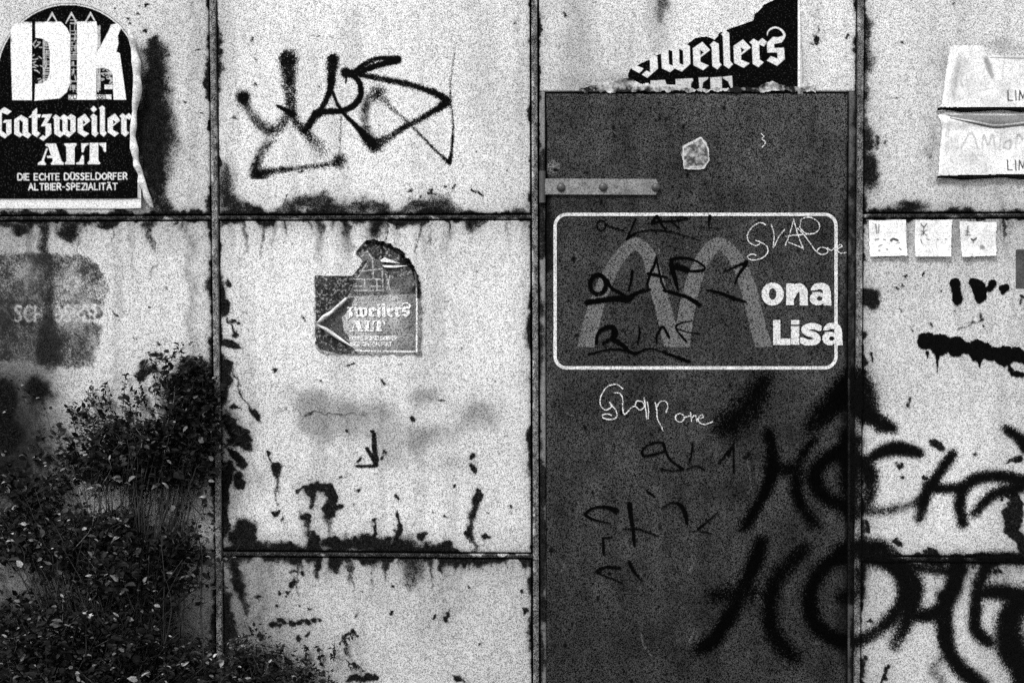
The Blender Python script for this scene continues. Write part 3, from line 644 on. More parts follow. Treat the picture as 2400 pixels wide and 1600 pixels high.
# thick black bar and blots
barr = Ras(2120, 640, 2520, 900, 2.0)
def BR(pts, w, d=1.0, soft=.15): SB(KG, pts, w, d, soft, barr)
BR([(660, 1040), (780, 1062), (930, 1078), (1060, 1112), (1180, 1130), (1300, 1150), (1437, 1160), (1700, 1180)], 92)
for bx_, by_, brx, bry in ((690, 1040, 78, 66), (800, 1068, 92, 84), (915, 1078, 84, 80), (1075, 1115, 74, 84), (1150, 1105, 40, 50), (1180, 1150, 50, 40), (1285, 1152, 84, 74), (1370, 1140, 60, 56), (1470, 1170, 60, 70), (1600, 1180, 90, 70)): barr.blob(KG[0] + bx_ / KG[2], KG[1] + by_ / KG[2], brx / KG[2], bry / KG[2], 1, .16)
BR([(770, 1130), (772, 1220), (770, 1290)], [36, 14, 5], [1, .9, .6], .3); BR([(1095, 1160), (1095, 1240)], [60, 8], [1, .7], .3); BR([(695, 1130), (700, 1170)], [30, 6], .9)
BR([(910, 600), (915, 660), (925, 720), (920, 755)], [84, 64, 84, 20], 1, .2); BR([(1040, 590), (1090, 630), (1100, 690), (1090, 735)], [60, 110, 100, 40], 1, .2); BR([(1170, 640), (1195, 600)], [50, 60], 1, .2); BR([(1265, 640), (1300, 630), (1268, 670)], [50, 50, 30], 1, .2)
BR([(1260, 1190), (1340, 1270), (1420, 1300)], [40, 60, 40], [.8, .7, .8], .5)
rough(barr, 7, .3, 409, 1.2); barr.A = sstep(.25, .75, barr.A)
film('sprayed_bar', barr, M_spray, wall, yfn=lambda X, Y: -dent_at(X, Y) - 0.0024, label='thick black painted bar with blots and drips on right-hand panel')

# ------------------------------------------------------------------ the sign painted on the door
def rounded_ring(x0, y0, x1, y1, r, w, n=10):
    outp, inp = [], []
    for (cx, cy, a0) in ((x1 - r, y0 + r, -90), (x1 - r, y1 - r, 0), (x0 + r, y1 - r, 90), (x0 + r, y0 + r, 180)):
        for k in range(n + 1):
            a = math.radians(a0 + 90 * k / n); c, s_ = math.cos(a), math.sin(a)
            outp.append((cx + r * c, cy + r * s_)); inp.append((cx + (r - w) * c, cy + (r - w) * s_))
    return outp, inp
op, ip = rounded_ring(1297, 499.5, 1961.5, 865.5, 31, 7.6)
def prism_ring(name, op, ip, yf, yb, mat, parent):
    n = len(op); V = []; F = []
    for lst, y in ((op, yf), (ip, yf), (op, yb), (ip, yb)): V += [(wx(a), y, wz(b)) for a, b in lst]
    for i in range(n):
        j = (i + 1) % n
        F += [(i, n + i, n + j, j), (i, j, 2 * n + j, 2 * n + i), (n + i, 3 * n + i, 3 * n + j, n + j)]
    return mesh_obj(name, V, F, mat, parent)
prism_ring('sign_border', op, ip, YD - 0.0014, YD + 0.001, M_signwhite, door)['label'] = 'white rounded outline of the sign'
KZ = (1270, 480, 3.178)
arch = Ras(1340, 540, 1830, 830, 2.0)
def AR(pts, w, d=.95, soft=.14): SB(KZ, pts, w, d, soft, arch)
AR([(330, 1056), (375, 850), (430, 680), (480, 560), (570, 400), (690, 292), (790, 370), (830, 500), (880, 690), (930, 880), (975, 1056)], [122, 120, 112, 106, 96, 92, 96, 112, 120, 122, 130], [.95, .9, .85, .8, .8, .9, .82, .75, .85, .9, .95])
AR([(1030, 1056), (1060, 880), (1090, 720), (1140, 540), (1215, 380), (1312, 292), (1410, 360), (1480, 480), (1540, 640), (1590, 850), (1650, 1056)], [130, 122, 116, 112, 106, 96, 100, 108, 116, 118, 122], [.95, .9, .85, .8, .85, .95, .9, .8, .85, .9, .9])
arch.A *= (0.5 + 0.9 * fbm(arch.A.shape, 18, 4, seed=90)); arch.A[(arch.ys() > 480 + 1056 / 3.178)] = 0
film('sign_emblem', arch, M_arch, door, y=YD - 0.0010, label='worn grey double arch painted on the sign')

def letter(ch, x0, x1, y0, y1, thick, parent, mat, yb):
    W, H = x1 - x0, y1 - y0; r = Ras(x0 - 3, y0 - 3, x1 + 3, y1 + 3, 1.0); f = lambda *p: [(x0 + u * W, y0 + v * H) for u, v in p]
    if ch == 'o': r.blob(x0 + W / 2, y0 + H / 2, W / 2, H / 2, 1, .04); r.blob(x0 + W / 2, y0 + H / 2, W * .17, H * .25, 1, .1, 'sub')
    if ch == 'n': r.poly(f((0, .02), (.35, .02), (.35, 1), (0, 1))); r.stroke(f((.25, .55), (.42, .27), (.62, .20), (.78, .36), (.81, .6), (.81, 1.2)), W * .38, 1, .05)
    if ch == 'a': r.blob(x0 + W * .37, y0 + H * .70, W * .37, H * .30, 1, .05); r.stroke(f((.17, .32), (.3, .17), (.52, .14), (.74, .24), (.80, .5), (.81, .8), (.9, 1.15)), [W * .26, W * .28, W * .30, W * .34, W * .36, W * .36, W * .3], 1, .05); r.poly(f((.64, .7), (.98, .7), (1, 1), (.64, 1))); r.blob(x0 + W * .46, y0 + H * .70, W * .13, H * .10, 1, .15, 'sub'); r.poly(f((-.1, .335), (.52, .335), (.52, .40), (-.1, .42)), mode='sub')
    if ch == 'L': r.poly(f((0, 0), (.42, 0), (.42, .74), (1, .74), (1, 1), (0, 1)))
    if ch == 'i': r.poly(f((0, 0), (1, 0), (1, .18), (0, .18))); r.poly(f((0, .25), (1, .25), (1, 1), (0, 1)))
    if ch == 's': r.stroke(f((.88, .22), (.68, .15), (.42, .15), (.2, .27), (.3, .42), (.55, .5), (.78, .62), (.78, .78), (.55, .87), (.3, .87), (.08, .78)), W * .30, 1, .06)
    X = r.xs()[None, :]; Y = r.ys()[:, None]; r.A *= sstep(x0 - 1, x0 + .5, X) * (1 - sstep(x1 - .5, x1 + 1, X)) * sstep(y0 - 1, y0 + .5, Y) * (1 - sstep(y1 - .5, y1 + 1, Y))
    return film('letter', r, mat, parent, y=yb, label='white letter ' + ch + ' of the sign')
for ch, a, b, c_, d_ in (('o', 1632, 1796, 580, 750), ('n', 1815, 1976, 583, 748), ('a', 1990, 2150, 582, 749), ('L', 1718, 1846, 858, 1043), ('i', 1851, 1912, 858, 1042), ('s', 1920, 2077, 880, 1046), ('a', 2083, 2234, 878, 1045)):
    letter(ch, 1270 + a / 3.178, 1270 + b / 3.178, 480 + c_ / 3.178, 480 + d_ / 3.178, 0, door, M_signfilm, YD - 0.0020)

def ring_pts(cx, cy, rx, ry, a0=0, a1=360, n=14): return [(cx + rx * math.cos(math.radians(a0 + (a1 - a0) * k / n)), cy + ry * math.sin(math.radians(a0 + (a1 - a0) * k / n))) for k in range(n + 1)]
KM = (1340, 500, 4.611)
mk1 = Ras(1380, 495, 1780, 600, 1.4); mk2 = Ras(1360, 590, 1780, 720, 1.4); mk3 = Ras(1360, 740, 1780, 860, 1.4)
def mk(r, lst, d=.95):
    for pts, w in lst: SB(KM, pts, [v * .82 for v in w] if isinstance(w, list) else w * .82, d, .3, r)
    rough(r, 12, .38, 420, .3)
mk(mk1, [(ring_pts(315, 135, 46, 55), 22), ([(360, 120), (430, 150), (560, 190)], 18), ([(690, 60), (640, 170), (590, 290)], 24), ([(590, 285), (680, 220), (800, 190), (900, 185), (1050, 200), (1200, 240), (1400, 300)], [30, 24, 20, 20, 18, 14, 10]), ([(860, 110), (915, 35), (960, 110), (1010, 180)], [26, 44, 30, 26]), ([(860, 110), (960, 92), (1100, 85), (1240, 62), (1180, 40), (1060, 42)], [40, 26, 22, 24, 20, 16]), ([(1485, 35), (1472, 150)], [46, 20]), ([(1370, 155), (1480, 158), (1600, 168)], 14), ([(1060, 90), (1160, 160)], 18)])
mk(mk2, [(ring_pts(282, 770, 84, 104), 58), ([(380, 720), (420, 800), (500, 850), (570, 890)], 44), ([(650, 630), (640, 720), (610, 830)], [40, 34, 24]), ([(165, 962), (350, 935), (480, 918), (590, 925), (640, 900), (720, 850), (850, 820)], [70, 76, 70, 110, 70, 44, 20]), ([(912, 465), (885, 570), (845, 650), (812, 770)], [22, 40, 36, 26]), ([(912, 480), (938, 620), (965, 740), (1010, 840)], [24, 30, 34, 36]), ([(820, 652), (900, 668), (1020, 692)], [40, 46, 26]), ([(1070, 500), (1080, 600), (1110, 700), (1145, 830)], [50, 70, 55, 24]), ([(1060, 560), (1085, 500), (1200, 482), (1330, 512), (1430, 580), (1400, 620), (1270, 625)], [50, 44, 36, 26, 26, 44, 30]), ([(1130, 570), (1240, 610)], [90, 80]), ([(985, 835), (1100, 860), (1250, 910), (1370, 985)], [26, 46, 46, 60]), ([(1885, 525), (1760, 580), (1640, 632)], [44, 28, 16]), ([(1875, 555), (1800, 660), (1755, 765)], [44, 34, 20]), ([(1450, 825), (1600, 860), (1740, 915), (1880, 960)], [24, 36, 50, 20])])
mk(mk3, [([(262, 1400), (280, 1300), (350, 1240), (440, 1230), (462, 1300), (430, 1350)], [40, 40, 56, 70, 84, 60]), ([(340, 1400), (430, 1360), (540, 1415), (610, 1480)], [40, 56, 56, 40]), ([(722, 1225), (730, 1300), (705, 1400)], [14, 28, 20]), ([(180, 1520), (300, 1490), (450, 1465), (600, 1485), (690, 1510), (780, 1470), (880, 1462), (960, 1490), (1100, 1540), (1260, 1600)], [30, 22, 24, 34, 44, 22, 22, 24, 34, 44]), ([(912, 1400), (920, 1310), (980, 1225), (1045, 1335)], [26, 32, 36, 36]), ([(1232, 1382), (1120, 1240), (1180, 1182), (1320, 1160)], [30, 26, 16, 10]), ([(1130, 1245), (1250, 1280), (1380, 1300)], [22, 18, 12])])
KN = (1340, 880, 2.9036)
mk4 = Ras(1350, 1020, 1720, 1400, 1.8)
for pts, w in [([(490, 545), (475, 520), (500, 480), (560, 455), (620, 455), (625, 510), (570, 530), (490, 545)], 17), ([(622, 470), (660, 560), (720, 610), (755, 632)], 19), ([(600, 630), (680, 642), (755, 634)], 13), ([(820, 460), (810, 540), (790, 600)], [18, 14, 12]), ([(780, 635), (840, 610), (900, 638)], 14), ([(300, 915), (230, 890), (150, 895), (90, 940), (150, 975), (260, 1000)], [44, 24, 18, 24, 18, 10]), ([(390, 870), (400, 950), (415, 1050), (425, 1155)], [40, 32, 26, 20]), ([(350, 1040), (450, 1040), (580, 1085)], 14), ([(610, 900), (680, 860), (740, 880), (770, 940), (780, 1000)], [14, 18, 28, 34, 22]), ([(855, 1040), (930, 980), (990, 925)], [20, 16, 12]), ([(870, 1055), (950, 1070)], 10), ([(210, 1100), (215, 1205)], [16, 24]), ([(205, 1100), (270, 1095)], 12), ([(180, 1325), (220, 1298), (320, 1300)], [40, 16, 30]), ([(190, 1345), (260, 1370), (340, 1405)], 12), ([(390, 1265), (412, 1310), (470, 1390)], [26, 26, 10]), ([(1060, 540), (1080, 490)], 20)]:
    SB(KN, pts, w, .82, .3, mk4)
for pts in ([(920, 475), (955, 425), (1000, 370)], [(990, 390), (993, 520)], [(560, 610), (600, 640)]): SB(KY, pts, 11, .8, .3, mk4)
rough(mk4, 14, .3, 440)
for r_, lb in ((mk1, 'black marker scrawl along top edge of the sign'), (mk2, 'bold black marker scrawl across the grey arches'), (mk3, 'black marker scrawl along bottom of the sign'), (mk4, 'faint black marker scrawls on the bare lower door')):
    film('marker_scrawl', r_, M_marker, door, y=YD - 0.0026, label=lb)
ck1 = Ras(1380, 880, 1690, 1020, 1.2); ck2 = Ras(1730, 495, 1990, 620, 1.2)
for pts in [[(345, 88), (300, 58), (240, 75), (200, 130), (192, 190), (220, 230), (250, 225), (272, 200), (255, 180)], [(262, 195), (300, 235), (302, 280), (265, 297), (215, 287), (210, 265), (240, 258), (268, 268)], [(285, 115), (325, 120), (345, 160), (345, 220), (358, 262), (400, 220), (430, 205)], [(430, 205), (440, 172), (480, 178), (492, 210), (460, 232), (435, 208)], [(490, 148), (500, 220), (508, 292)], [(512, 180), (520, 230), (518, 290)], [(565, 180), (575, 230), (580, 290), (600, 330), (618, 372)], [(575, 215), (600, 175), (640, 178), (650, 215), (637, 248)], ring_pts(732, 285, 30, 28), [(760, 285), (805, 270)], [(805, 248), (812, 312)], [(812, 285), (838, 268), (848, 310)], [(850, 292), (890, 282), (882, 264), (855, 290), (870, 320), (905, 328), (955, 312)]]:
    SB(KN, pts, 7, .8, .4, ck1)
for pts in [[(1662, 152), (1620, 135), (1560, 170), (1525, 230), (1540, 280), (1590, 305), (1622, 282), (1590, 268)], [(1612, 275), (1670, 310), (1675, 360), (1630, 400), (1560, 412), (1525, 390), (1560, 368), (1592, 380)], [(1703, 148), (1725, 230), (1718, 322), (1760, 240), (1802, 188)], [(1870, 112), (1840, 220), (1808, 302)], [(1870, 112), (1900, 220), (1942, 332)], [(1815, 238), (1880, 228), (1962, 225)], [(1830, 280), (1880, 300), (1940, 325)], [(1900, 180), (1950, 230), (2000, 300), (2042, 358)], [(1915, 170), (1930, 110), (1990, 95), (2050, 130), (2060, 180), (2020, 215), (1960, 215), (1920, 180)], ring_pts(2085, 345, 40, 26), [(2120, 322), (2150, 342), (2180, 320), (2202, 352)], [(2190, 332), (2228, 312), (2215, 298), (2190, 330), (2212, 360), (2258, 358)]]:
    SB(KZ, pts, 7.5, .8, .4, ck2)
rough(ck1, 8, .45, 430); rough(ck2, 8, .45, 432)
film('chalk_scrawl', ck1, M_chalk, door, y=YD - 0.0032, label='white chalk handwriting below the sign')
film('chalk_scrawl', ck2, M_chalk, door, y=YD - 0.0032, label='white chalk handwriting in upper corner of the sign')
ck3 = Ras(1760, 300, 1830, 360, 1.2)
SB((1240, 0, 2.94), [(1595, 925), (1612, 945), (1600, 962), (1625, 985), (1600, 1020)], 7, .7, .35, ck3)
film('chalk_mark', ck3, M_chalk, door, y=YD - 0.0032)

# strap hinge with three rivets and its knuckle
def prism(name, pts, yf, yb, mat, parent, bev=1.2):
    P = np.array(pts, float); c = P.mean(0); n = len(P)
    I = c + (P - c) * (1 - bev / np.maximum(np.linalg.norm(P - c, axis=1), 1))[:, None]
    V = [(wx(a), yf, wz(b)) for a, b in I] + [(wx(a), yf + 0.0012, wz(b)) for a, b in P] + [(wx(a), yb, wz(b)) for a, b in P]
    F = [tuple(range(n - 1, -1, -1))] if False else [tuple(range(n))]
    for i in range(n):
        j = (i + 1) % n; F += [(i, n + i, n + j, j), (n + i, 2 * n + i, 2 * n + j, n + j)]
    return mesh_obj(name, V, F, mat, parent)
hinge = prism('strap_hinge', [(1276, 420), (1276, 457), (1536, 458), (1540, 452), (1541, 428), (1536, 421)], YD - 0.0065, YD - 0.0012, M_hinge, door)
def dome(name, cx, cy, r, y0, h, mat, parent):
    V = []; F = []; K, Lr = 14, 4
    for l in range(Lr):
        a = math.pi / 2 * l / Lr; rr = r * math.cos(a); yy = y0 - h * math.sin(a)
        for k in range(K): V.append((wx(cx + rr * math.cos(2 * math.pi * k / K)), yy, wz(cy + rr * math.sin(2 * math.pi * k / K))))
    V.append((wx(cx), y0 - h, wz(cy)))
    for l in range(Lr - 1):
        for k in range(K): F.append((l * K + k, l * K + (k + 1) % K, (l + 1) * K + (k + 1) % K, (l + 1) * K + k))
    for k in range(K): F.append(((Lr - 1) * K + k, (Lr - 1) * K + (k + 1) % K, len(V) - 1))
    return mesh_obj(name, V, F, mat, parent, smooth=True)
for cx, cy in ((1315, 441), (1413, 440), (1536, 441)): dome('rivet', cx, cy, 10.5, YD - 0.0062, 0.008, M_rivet, hinge)
V = []; F = []; K = 12
for zz in (402, 476):
    for k in range(K): V.append((wx(1271 + 7.5 * math.cos(2 * math.pi * k / K)), YD - 0.001 + 0.0086 * math.sin(2 * math.pi * k / K), wz(zz)))
for k in range(K): F.append((k, (k + 1) % K, K + (k + 1) % K, K + k))
F += [tuple(range(K)), tuple(range(2 * K - 1, K - 1, -1))]
mesh_obj('hinge_knuckle', V, F, M_rivet, hinge, smooth=False)

# ------------------------------------------------------------------ blackletter used on the three beer stickers (drawn outlines)
GL = {
 'G': ([[(-75, 200), (80, 88), (205, 157), (135, 218), (35, 178), (35, 495), (145, 572), (88, 625), (-75, 520)], [(50, 355), (85, 308), (203, 302), (203, 530), (150, 575), (112, 540), (112, 358)]], []),
 'a': ([[(250, 300), (370, 220), (487, 290), (487, 515), (545, 560), (487, 625), (395, 570), (340, 605), (250, 550)]], [[(338, 310), (355, 308), (398, 350), (390, 555), (338, 505)]]),
 't': ([[(495, 265), (560, 200), (560, 170), (643, 95), (643, 210), (710, 212), (690, 265), (648, 268), (645, 495), (700, 540), (640, 605), (557, 550), (557, 268)]], []),
 'z': ([[(713, 262), (740, 210), (900, 208), (815, 365), (885, 370), (888, 545), (750, 668), (683, 620), (740, 568), (790, 590), (790, 415), (710, 415), (790, 265)]], []),
 'w': ([[(910, 270), (965, 210), (1040, 265), (1100, 208), (1170, 250), (1230, 203), (1303, 250), (1303, 500), (1190, 605), (1100, 555), (1040, 605), (940, 545), (935, 285)]], [[(1030, 285), (1080, 310), (1080, 520), (1030, 490)], [(1165, 280), (1215, 310), (1215, 515), (1165, 490)]]),
 'e': ([[(1342, 285), (1465, 200), (1560, 320), (1432, 420), (1432, 485), (1538, 540), (1460, 600), (1342, 525)]], [[(1432, 308), (1480, 350), (1437, 390)]]),
 'i': ([[(1562, 120), (1617, 62), (1672, 122), (1617, 180)], [(1557, 250), (1610, 198), (1672, 240), (1672, 500), (1700, 535), (1645, 600), (1582, 550), (1582, 285)]], []),
 'l': ([[(1705, 105), (1765, 55), (1810, 95), (1810, 490), (1845, 535), (1790, 597), (1728, 545), (1728, 130)]], []),
 'r': ([[(2063, 240), (2118, 192), (2175, 235), (2230, 190), (2285, 245), (2245, 310), (2185, 275), (2185, 490), (2235, 530), (2165, 597), (2095, 545), (2095, 275)]], []),
 's': ([[(2283, 262), (2366, 180), (2430, 190), (2515, 165), (2470, 265), (2375, 280), (2375, 338), (2500, 338), (2505, 500), (2405, 590), (2275, 510), (2330, 450), (2415, 490), (2412, 400), (2287, 398)]], []),
}
GL['e2'] = ([[(x + 518, y - 5) for x, y in p] for p in GL['e'][0]], [[(x + 518, y - 5) for x, y in p] for p in GL['e'][1]])
SCURL = [(2292, 155), (2305, 100), (2350, 60), (2410, 50), (2475, 90), (2510, 160), (2470, 235)]
ALT = [[(780, 740), (800, 712), (968, 712), (1065, 1010), (1110, 1050), (1095, 1078), (890, 1078), (880, 1052), (915, 1015), (905, 962), (820, 960), (812, 925), (885, 920), (835, 770), (800, 755)], [(800, 795), (828, 795), (760, 1005), (800, 1060), (790, 1080), (660, 1080), (655, 1050), (720, 1010)],
 [(1112, 712), (1320, 705), (1325, 735), (1290, 775), (1290, 1070), (1125, 1070), (1125, 1045), (1150, 1010), (1145, 770), (1112, 735)], [(1308, 1050), (1370, 1025), (1410, 920), (1430, 908), (1448, 930), (1448, 1070), (1320, 1070)],
 [(1548, 700), (1695, 700), (1698, 1005), (1733, 1050), (1720, 1068), (1520, 1068), (1510, 1045), (1550, 1000)], [(1403, 710), (1535, 705), (1530, 730), (1470, 765), (1440, 860), (1410, 860)], [(1705, 705), (1830, 697), (1832, 845), (1810, 862), (1790, 845), (1770, 775), (1710, 730)]]
def blackletter(ras, word, f, ink, paper, curl_w=0):
    for ch in word:
        for p in GL[ch][0]: ras.poly([f(q) for q in p], val=ink)
        for p in GL[ch][1]: ras.poly([f(q) for q in p], val=paper)
        if ch == 's': ras.stroke([f(q) for q in SCURL], [curl_w * .3, curl_w * .7, curl_w, curl_w, curl_w * 1.2, curl_w * 1.5, curl_w * 2], 1, .2, val=ink)
SF = {'D': [[(0, 1), (0, 0), (.5, .08), (.7, .5), (.5, .92), (0, 1)]], 'I': [[(0, 0), (0, 1)]], 'E': [[(.5, 0), (0, 0), (0, 1), (.5, 1)], [(0, .5), (.42, .5)]], 'C': [[(.65, .12), (.35, 0), (.05, .3), (.05, .7), (.35, 1), (.65, .88)]], 'H': [[(0, 0), (0, 1)], [(.6, 0), (.6, 1)], [(0, .5), (.6, .5)]], 'T': [[(0, 0), (.65, 0)], [(.32, 0), (.32, 1)]],
 'U': [[(0, 0), (0, .75), (.3, 1), (.6, .75), (.6, 0)]], 'S': [[(.5, .08), (.2, 0), (.02, .25), (.45, .6), (.45, .85), (.2, 1), (0, .92)]], 'L': [[(0, 0), (0, 1), (.5, 1)]], 'O': [[(.35, 0), (.03, .3), (.03, .7), (.35, 1), (.68, .7), (.68, .3), (.35, 0)]], 'R': [[(0, 1), (0, 0), (.4, .04), (.5, .27), (.4, .5), (0, .52)], [(.25, .52), (.58, 1)]], 'F': [[(.5, 0), (0, 0), (0, 1)], [(0, .5), (.4, .5)]],
 'A': [[(0, 1), (.35, 0), (.7, 1)], [(.12, .65), (.58, .65)]], 'B': [[(0, 1), (0, 0), (.38, .05), (.45, .25), (.35, .47), (0, .5)], [(.35, .5), (.5, .72), (.4, .95), (0, 1)]], '-': [[(.05, .55), (.35, .55)]], 'P': [[(0, 1), (0, 0), (.4, .04), (.5, .27), (.4, .5), (0, .52)]], 'Z': [[(0, 0), (.6, 0), (0, 1), (.6, 1)]], 'M': [[(0, 1), (.12, 0), (.42, .8), (.72, 0), (.84, 1)]], ' ': []}
SW = {'I': .0, '-': .4, 'M': .84, 'T': .65, 'O': .7, 'D': .7, 'A': .7, 'C': .65, ' ': .3}
def stroke_text(ras, txt, x0, x1, y0, h, w, ink, slope=0.0, gap=.26):
    tot = 0; pos = []
    for ch in txt:
        b = {'Ü': 'U', 'Ä': 'A'}.get(ch, ch); pos.append(tot); tot += SW.get(b, .55) + gap
    k = (x1 - x0) / (tot - gap)
    for ch, p in zip(txt, pos):
        b = {'Ü': 'U', 'Ä': 'A'}.get(ch, ch)
        for st in SF[b]:
            pts = [(x0 + (p + a) * k, y0 + v * h + slope * (p + a) * k) for a, v in st]
            ras.stroke(pts, w, 1, .3, smooth=len(pts) > 4 and b not in 'EHMZ', val=ink)
        if ch in 'ÜÄ':
            for dx in (.18, .45): ras.blob(x0 + (p + dx) * k, y0 - h * .2, w * .55, w * .55, 0, .3); ras.stroke([(x0 + (p + dx) * k - .5, y0 - h * .2), (x0 + (p + dx) * k + .5, y0 - h * .2)], w, 1, .3, val=ink)

def sheet(name, ras, cov, mat, parent, yfn, dx=None):
    """printed sheet: ink from ras, outline from cov"""
    X = ras.xs()[None, :] + 0 * ras.ys()[:, None]; Y = ras.ys()[:, None] + 0 * ras.xs()[None, :]
    c = (cov[:-1, :-1] + cov[1:, :-1] + cov[:-1, 1:] + cov[1:, 1:]) > 2.0
    D = yfn(X, Y); Xw = X + (dx(X, Y) if dx else 0)
    return grid_obj(name, np.stack([wx(Xw), D, wz(Y)], -1), mat, parent, c, {'alb': ras.A})

def lip(name, path, radii, y0, mat, parent, n=10, a0=-20, a1=215):
    """rolled-back sheet edge: an open tube whose centre runs along path (survey x,y)"""
    pts, vals = smooth_path(path, [np.array([r, 0]) for r in radii], 5)
    V = []; F = []
    for (x, y), v in zip(pts, vals):
        for k in range(n):
            a = math.radians(a0 + (a1 - a0) * k / (n - 1)); V.append((wx(x - v[0] * math.cos(a)), y0 - v[0] * S * (0.9 + 0.9 * math.sin(a)), wz(y)))
    for i in range(len(pts) - 1):
        for k in range(n - 1): F.append((i * n + k, (i + 1) * n + k, (i + 1) * n + k + 1, i * n + k + 1))
    return mesh_obj(name, V, F, mat, parent, smooth=True)

# ---- large peeling sticker, upper left
st = thing('beer_sticker', 'large black arched beer sticker with white blackletter, peeling along its edge', 'sticker', 'beer stickers')
INK, PAP = 0.0025, 0.70
r = Ras(-24, -2, 352, 494, 1.25, INK)
RX = r.xs()[None, :]; RY = r.ys()[:, None]
def arch_sdf(cx, cy, rad, bottom):
    top = np.hypot(RX - cx, RY - cy) - rad; side = np.abs(RX - cx) - rad
    d = np.where(RY < cy, top, side + 0 * RY); return np.maximum(d, RY - bottom)
KK = (0, 0, 6.271)
d = arch_sdf(161, 178, 174, 489.5)
r.A = np.where(d > -9, 0.55, INK).astype(np.float32)                        # pale border
r.A = np.where((d > -5.5) & (d < -4.0), 0.05, r.A)
r.A = np.where((RY > 466), np.where(RY < 469, .2, .5 + .2 * np.sin((RY - 468) / 22 * math.pi)), r.A) * np.ones_like(r.A)
r.A = np.clip(r.A, INK, .9).astype(np.float32)
# castle line drawing behind the letters
for cx in (770, 1055, 1335):
    for q in ((0, 70), (28, 82)):
        r.stroke(zm(*KK, [(cx - q[1], 190 + q[0] + 130), (cx, 190 + q[0]), (cx + q[1], 190 + q[0] + 130)]), 2.2, .85, .3, smooth=False, val=.6)
rr = np.random.default_rng(5)
for x0_, x1_, y0_, y1_ in ((1035, 1140, 300, 1330), (635, 740, 600, 1200), (1430, 1480, 390, 740), (1425, 1480, 1010, 1340), (480, 620, 600, 1250), (1500, 1660, 1020, 1250)):
    big = x1_ - x0_ > 130
    for k in range(60 if not big else 26):
        x = rr.uniform(x0_ + 6, x1_ - 6); y = rr.uniform(y0_, y1_); 
        if big: pts = [(x - 18, y + rr.uniform(-24, 24)), (x + 18, y + rr.uniform(-24, 24))]; w = 2.6
        elif rr.random() < .5: pts = [(x0_ + 4, y), (x1_ - 4, y)]; w = 1.4
        else: pts = [(x, y), (x, y + 46)]; w = 2.0
        r.stroke(zm(*KK, pts), w, .7, .3, smooth=False, val=.5)
for x in (1035, 1140, 640, 660, 1430, 1470): r.stroke(zm(*KK, [(x, 380 if x > 1000 else 610), (x, 1330 if x > 1000 else 1210)]), 1.6, .8, .3, smooth=False, val=.5)
# the two heavy white letters
soft = Ras(-24, -2, 352, 494, 1.25, 0.0)
for p in ([(160, 330), (472, 325), (472, 1475), (185, 1475), (160, 700)], [(522, 325), (900, 325), (990, 420), (1035, 520), (1035, 1230), (985, 1360), (880, 1450), (510, 1485), (522, 1240), (620, 1235), (700, 1175), (735, 1080), (740, 760), (705, 620), (610, 570), (525, 560)],
          [(1140, 320), (1420, 320), (1440, 480), (1435, 690), (1425, 770), (1480, 690), (1610, 440), (1635, 370), (1740, 350), (1790, 400), (1770, 450), (1735, 530), (1745, 640), (1715, 765), (1765, 790), (1860, 1470), (1672, 1470), (1660, 1100), (1610, 1030), (1540, 1005), (1415, 1005), (1415, 1470), (1140, 1470)]):
    soft.poly(zm(*KK, p))
for (x0_, y0_, x1_, y1_) in ((1540, 1250, 1660, 1315), (1425, 1395, 1640, 1465), (1010, 1400, 1140, 1470)): soft.poly(zm(*KK, [(x0_, y0_), (x1_, y0_), (x1_, y1_), (x0_, y1_)]), dens=.85)
w_ = soft.A; fuzz = sstep(0, 1, np.clip((RX - 20) / 9 + (fbm(w_.shape, 6, 3, seed=44) - .5) * 1.2, 0, 1)) * sstep(0, 1, np.clip((RY - 47) / 9 + (fbm(w_.shape, 5, 3, seed=45) - .5) * 1.2, 0, 1))
w_ = w_ * np.where((RX < 40) | (RY < 62), fuzz, 1)
r.A = (r.A * (1 - w_) + .80 * w_).astype(np.float32)
stroke_text(r, 'ZU', 163, 179, 224, 9, 1.8, .03); stroke_text(r, 'SSEL', 229, 252, 224, 9, 1.8, .03)
sc = lambda q: (q[0] / 7.35, 240 + q[1] / 7.35)
blackletter(r, ['G', 'a', 't', 'z', 'w', 'e', 'i', 'l', 'e2', 'r'], sc, PAP, INK)
for p in ALT: r.poly([sc(q) for q in p], val=PAP)
stroke_text(r, 'DIE ECHTE DÜSSELDORFER', 43, 298, 408, 14.5, 2.7, .66, -0.008); stroke_text(r, 'ALTBIER-SPEZIALITÄT', 68, 275, 431, 14.5, 2.7, .66, -0.004)
cov = (d < 0).astype(np.float32)
edge_x = np.interp(r.ys(), [0, 85, 120, 170, 235, 320, 390, 440, 495], [340, 312, 316, 321, 322, 314, 319, 334, 356])[:, None]
cov *= (RX < edge_x)
def st_y(X, Y):
    lift = np.clip((X - 285) / 45, 0, 1) ** 2 * np.clip((Y - 70) / 80, 0, 1)
    return -dent_at(X, Y) - 0.0024 - 0.016 * lift
sheet('sticker_face', r, cov, M_print, st, st_y)
l = lip('curled_edge', [(307, 72), (314, 96), (318, 120), (325, 150), (326, 180), (328, 215), (324, 240), (320, 265), (318, 300), (316, 322), (320, 350), (323, 372), (328, 396)], [3, 8, 6, 11, 8.5, 11, 9, 5.5, 8, 6, 10, 7, 4], -0.0155, M_paperback, st); l['label'] = 'white back of the curled sticker edge'
lip('curled_corner', [(321, 372), (327, 392), (335, 412), (338, 430), (346, 450), (351, 466), (360, 488)], [4, 9, 6, 10, 7, 9, 4], -0.0165, M_paperback, st)

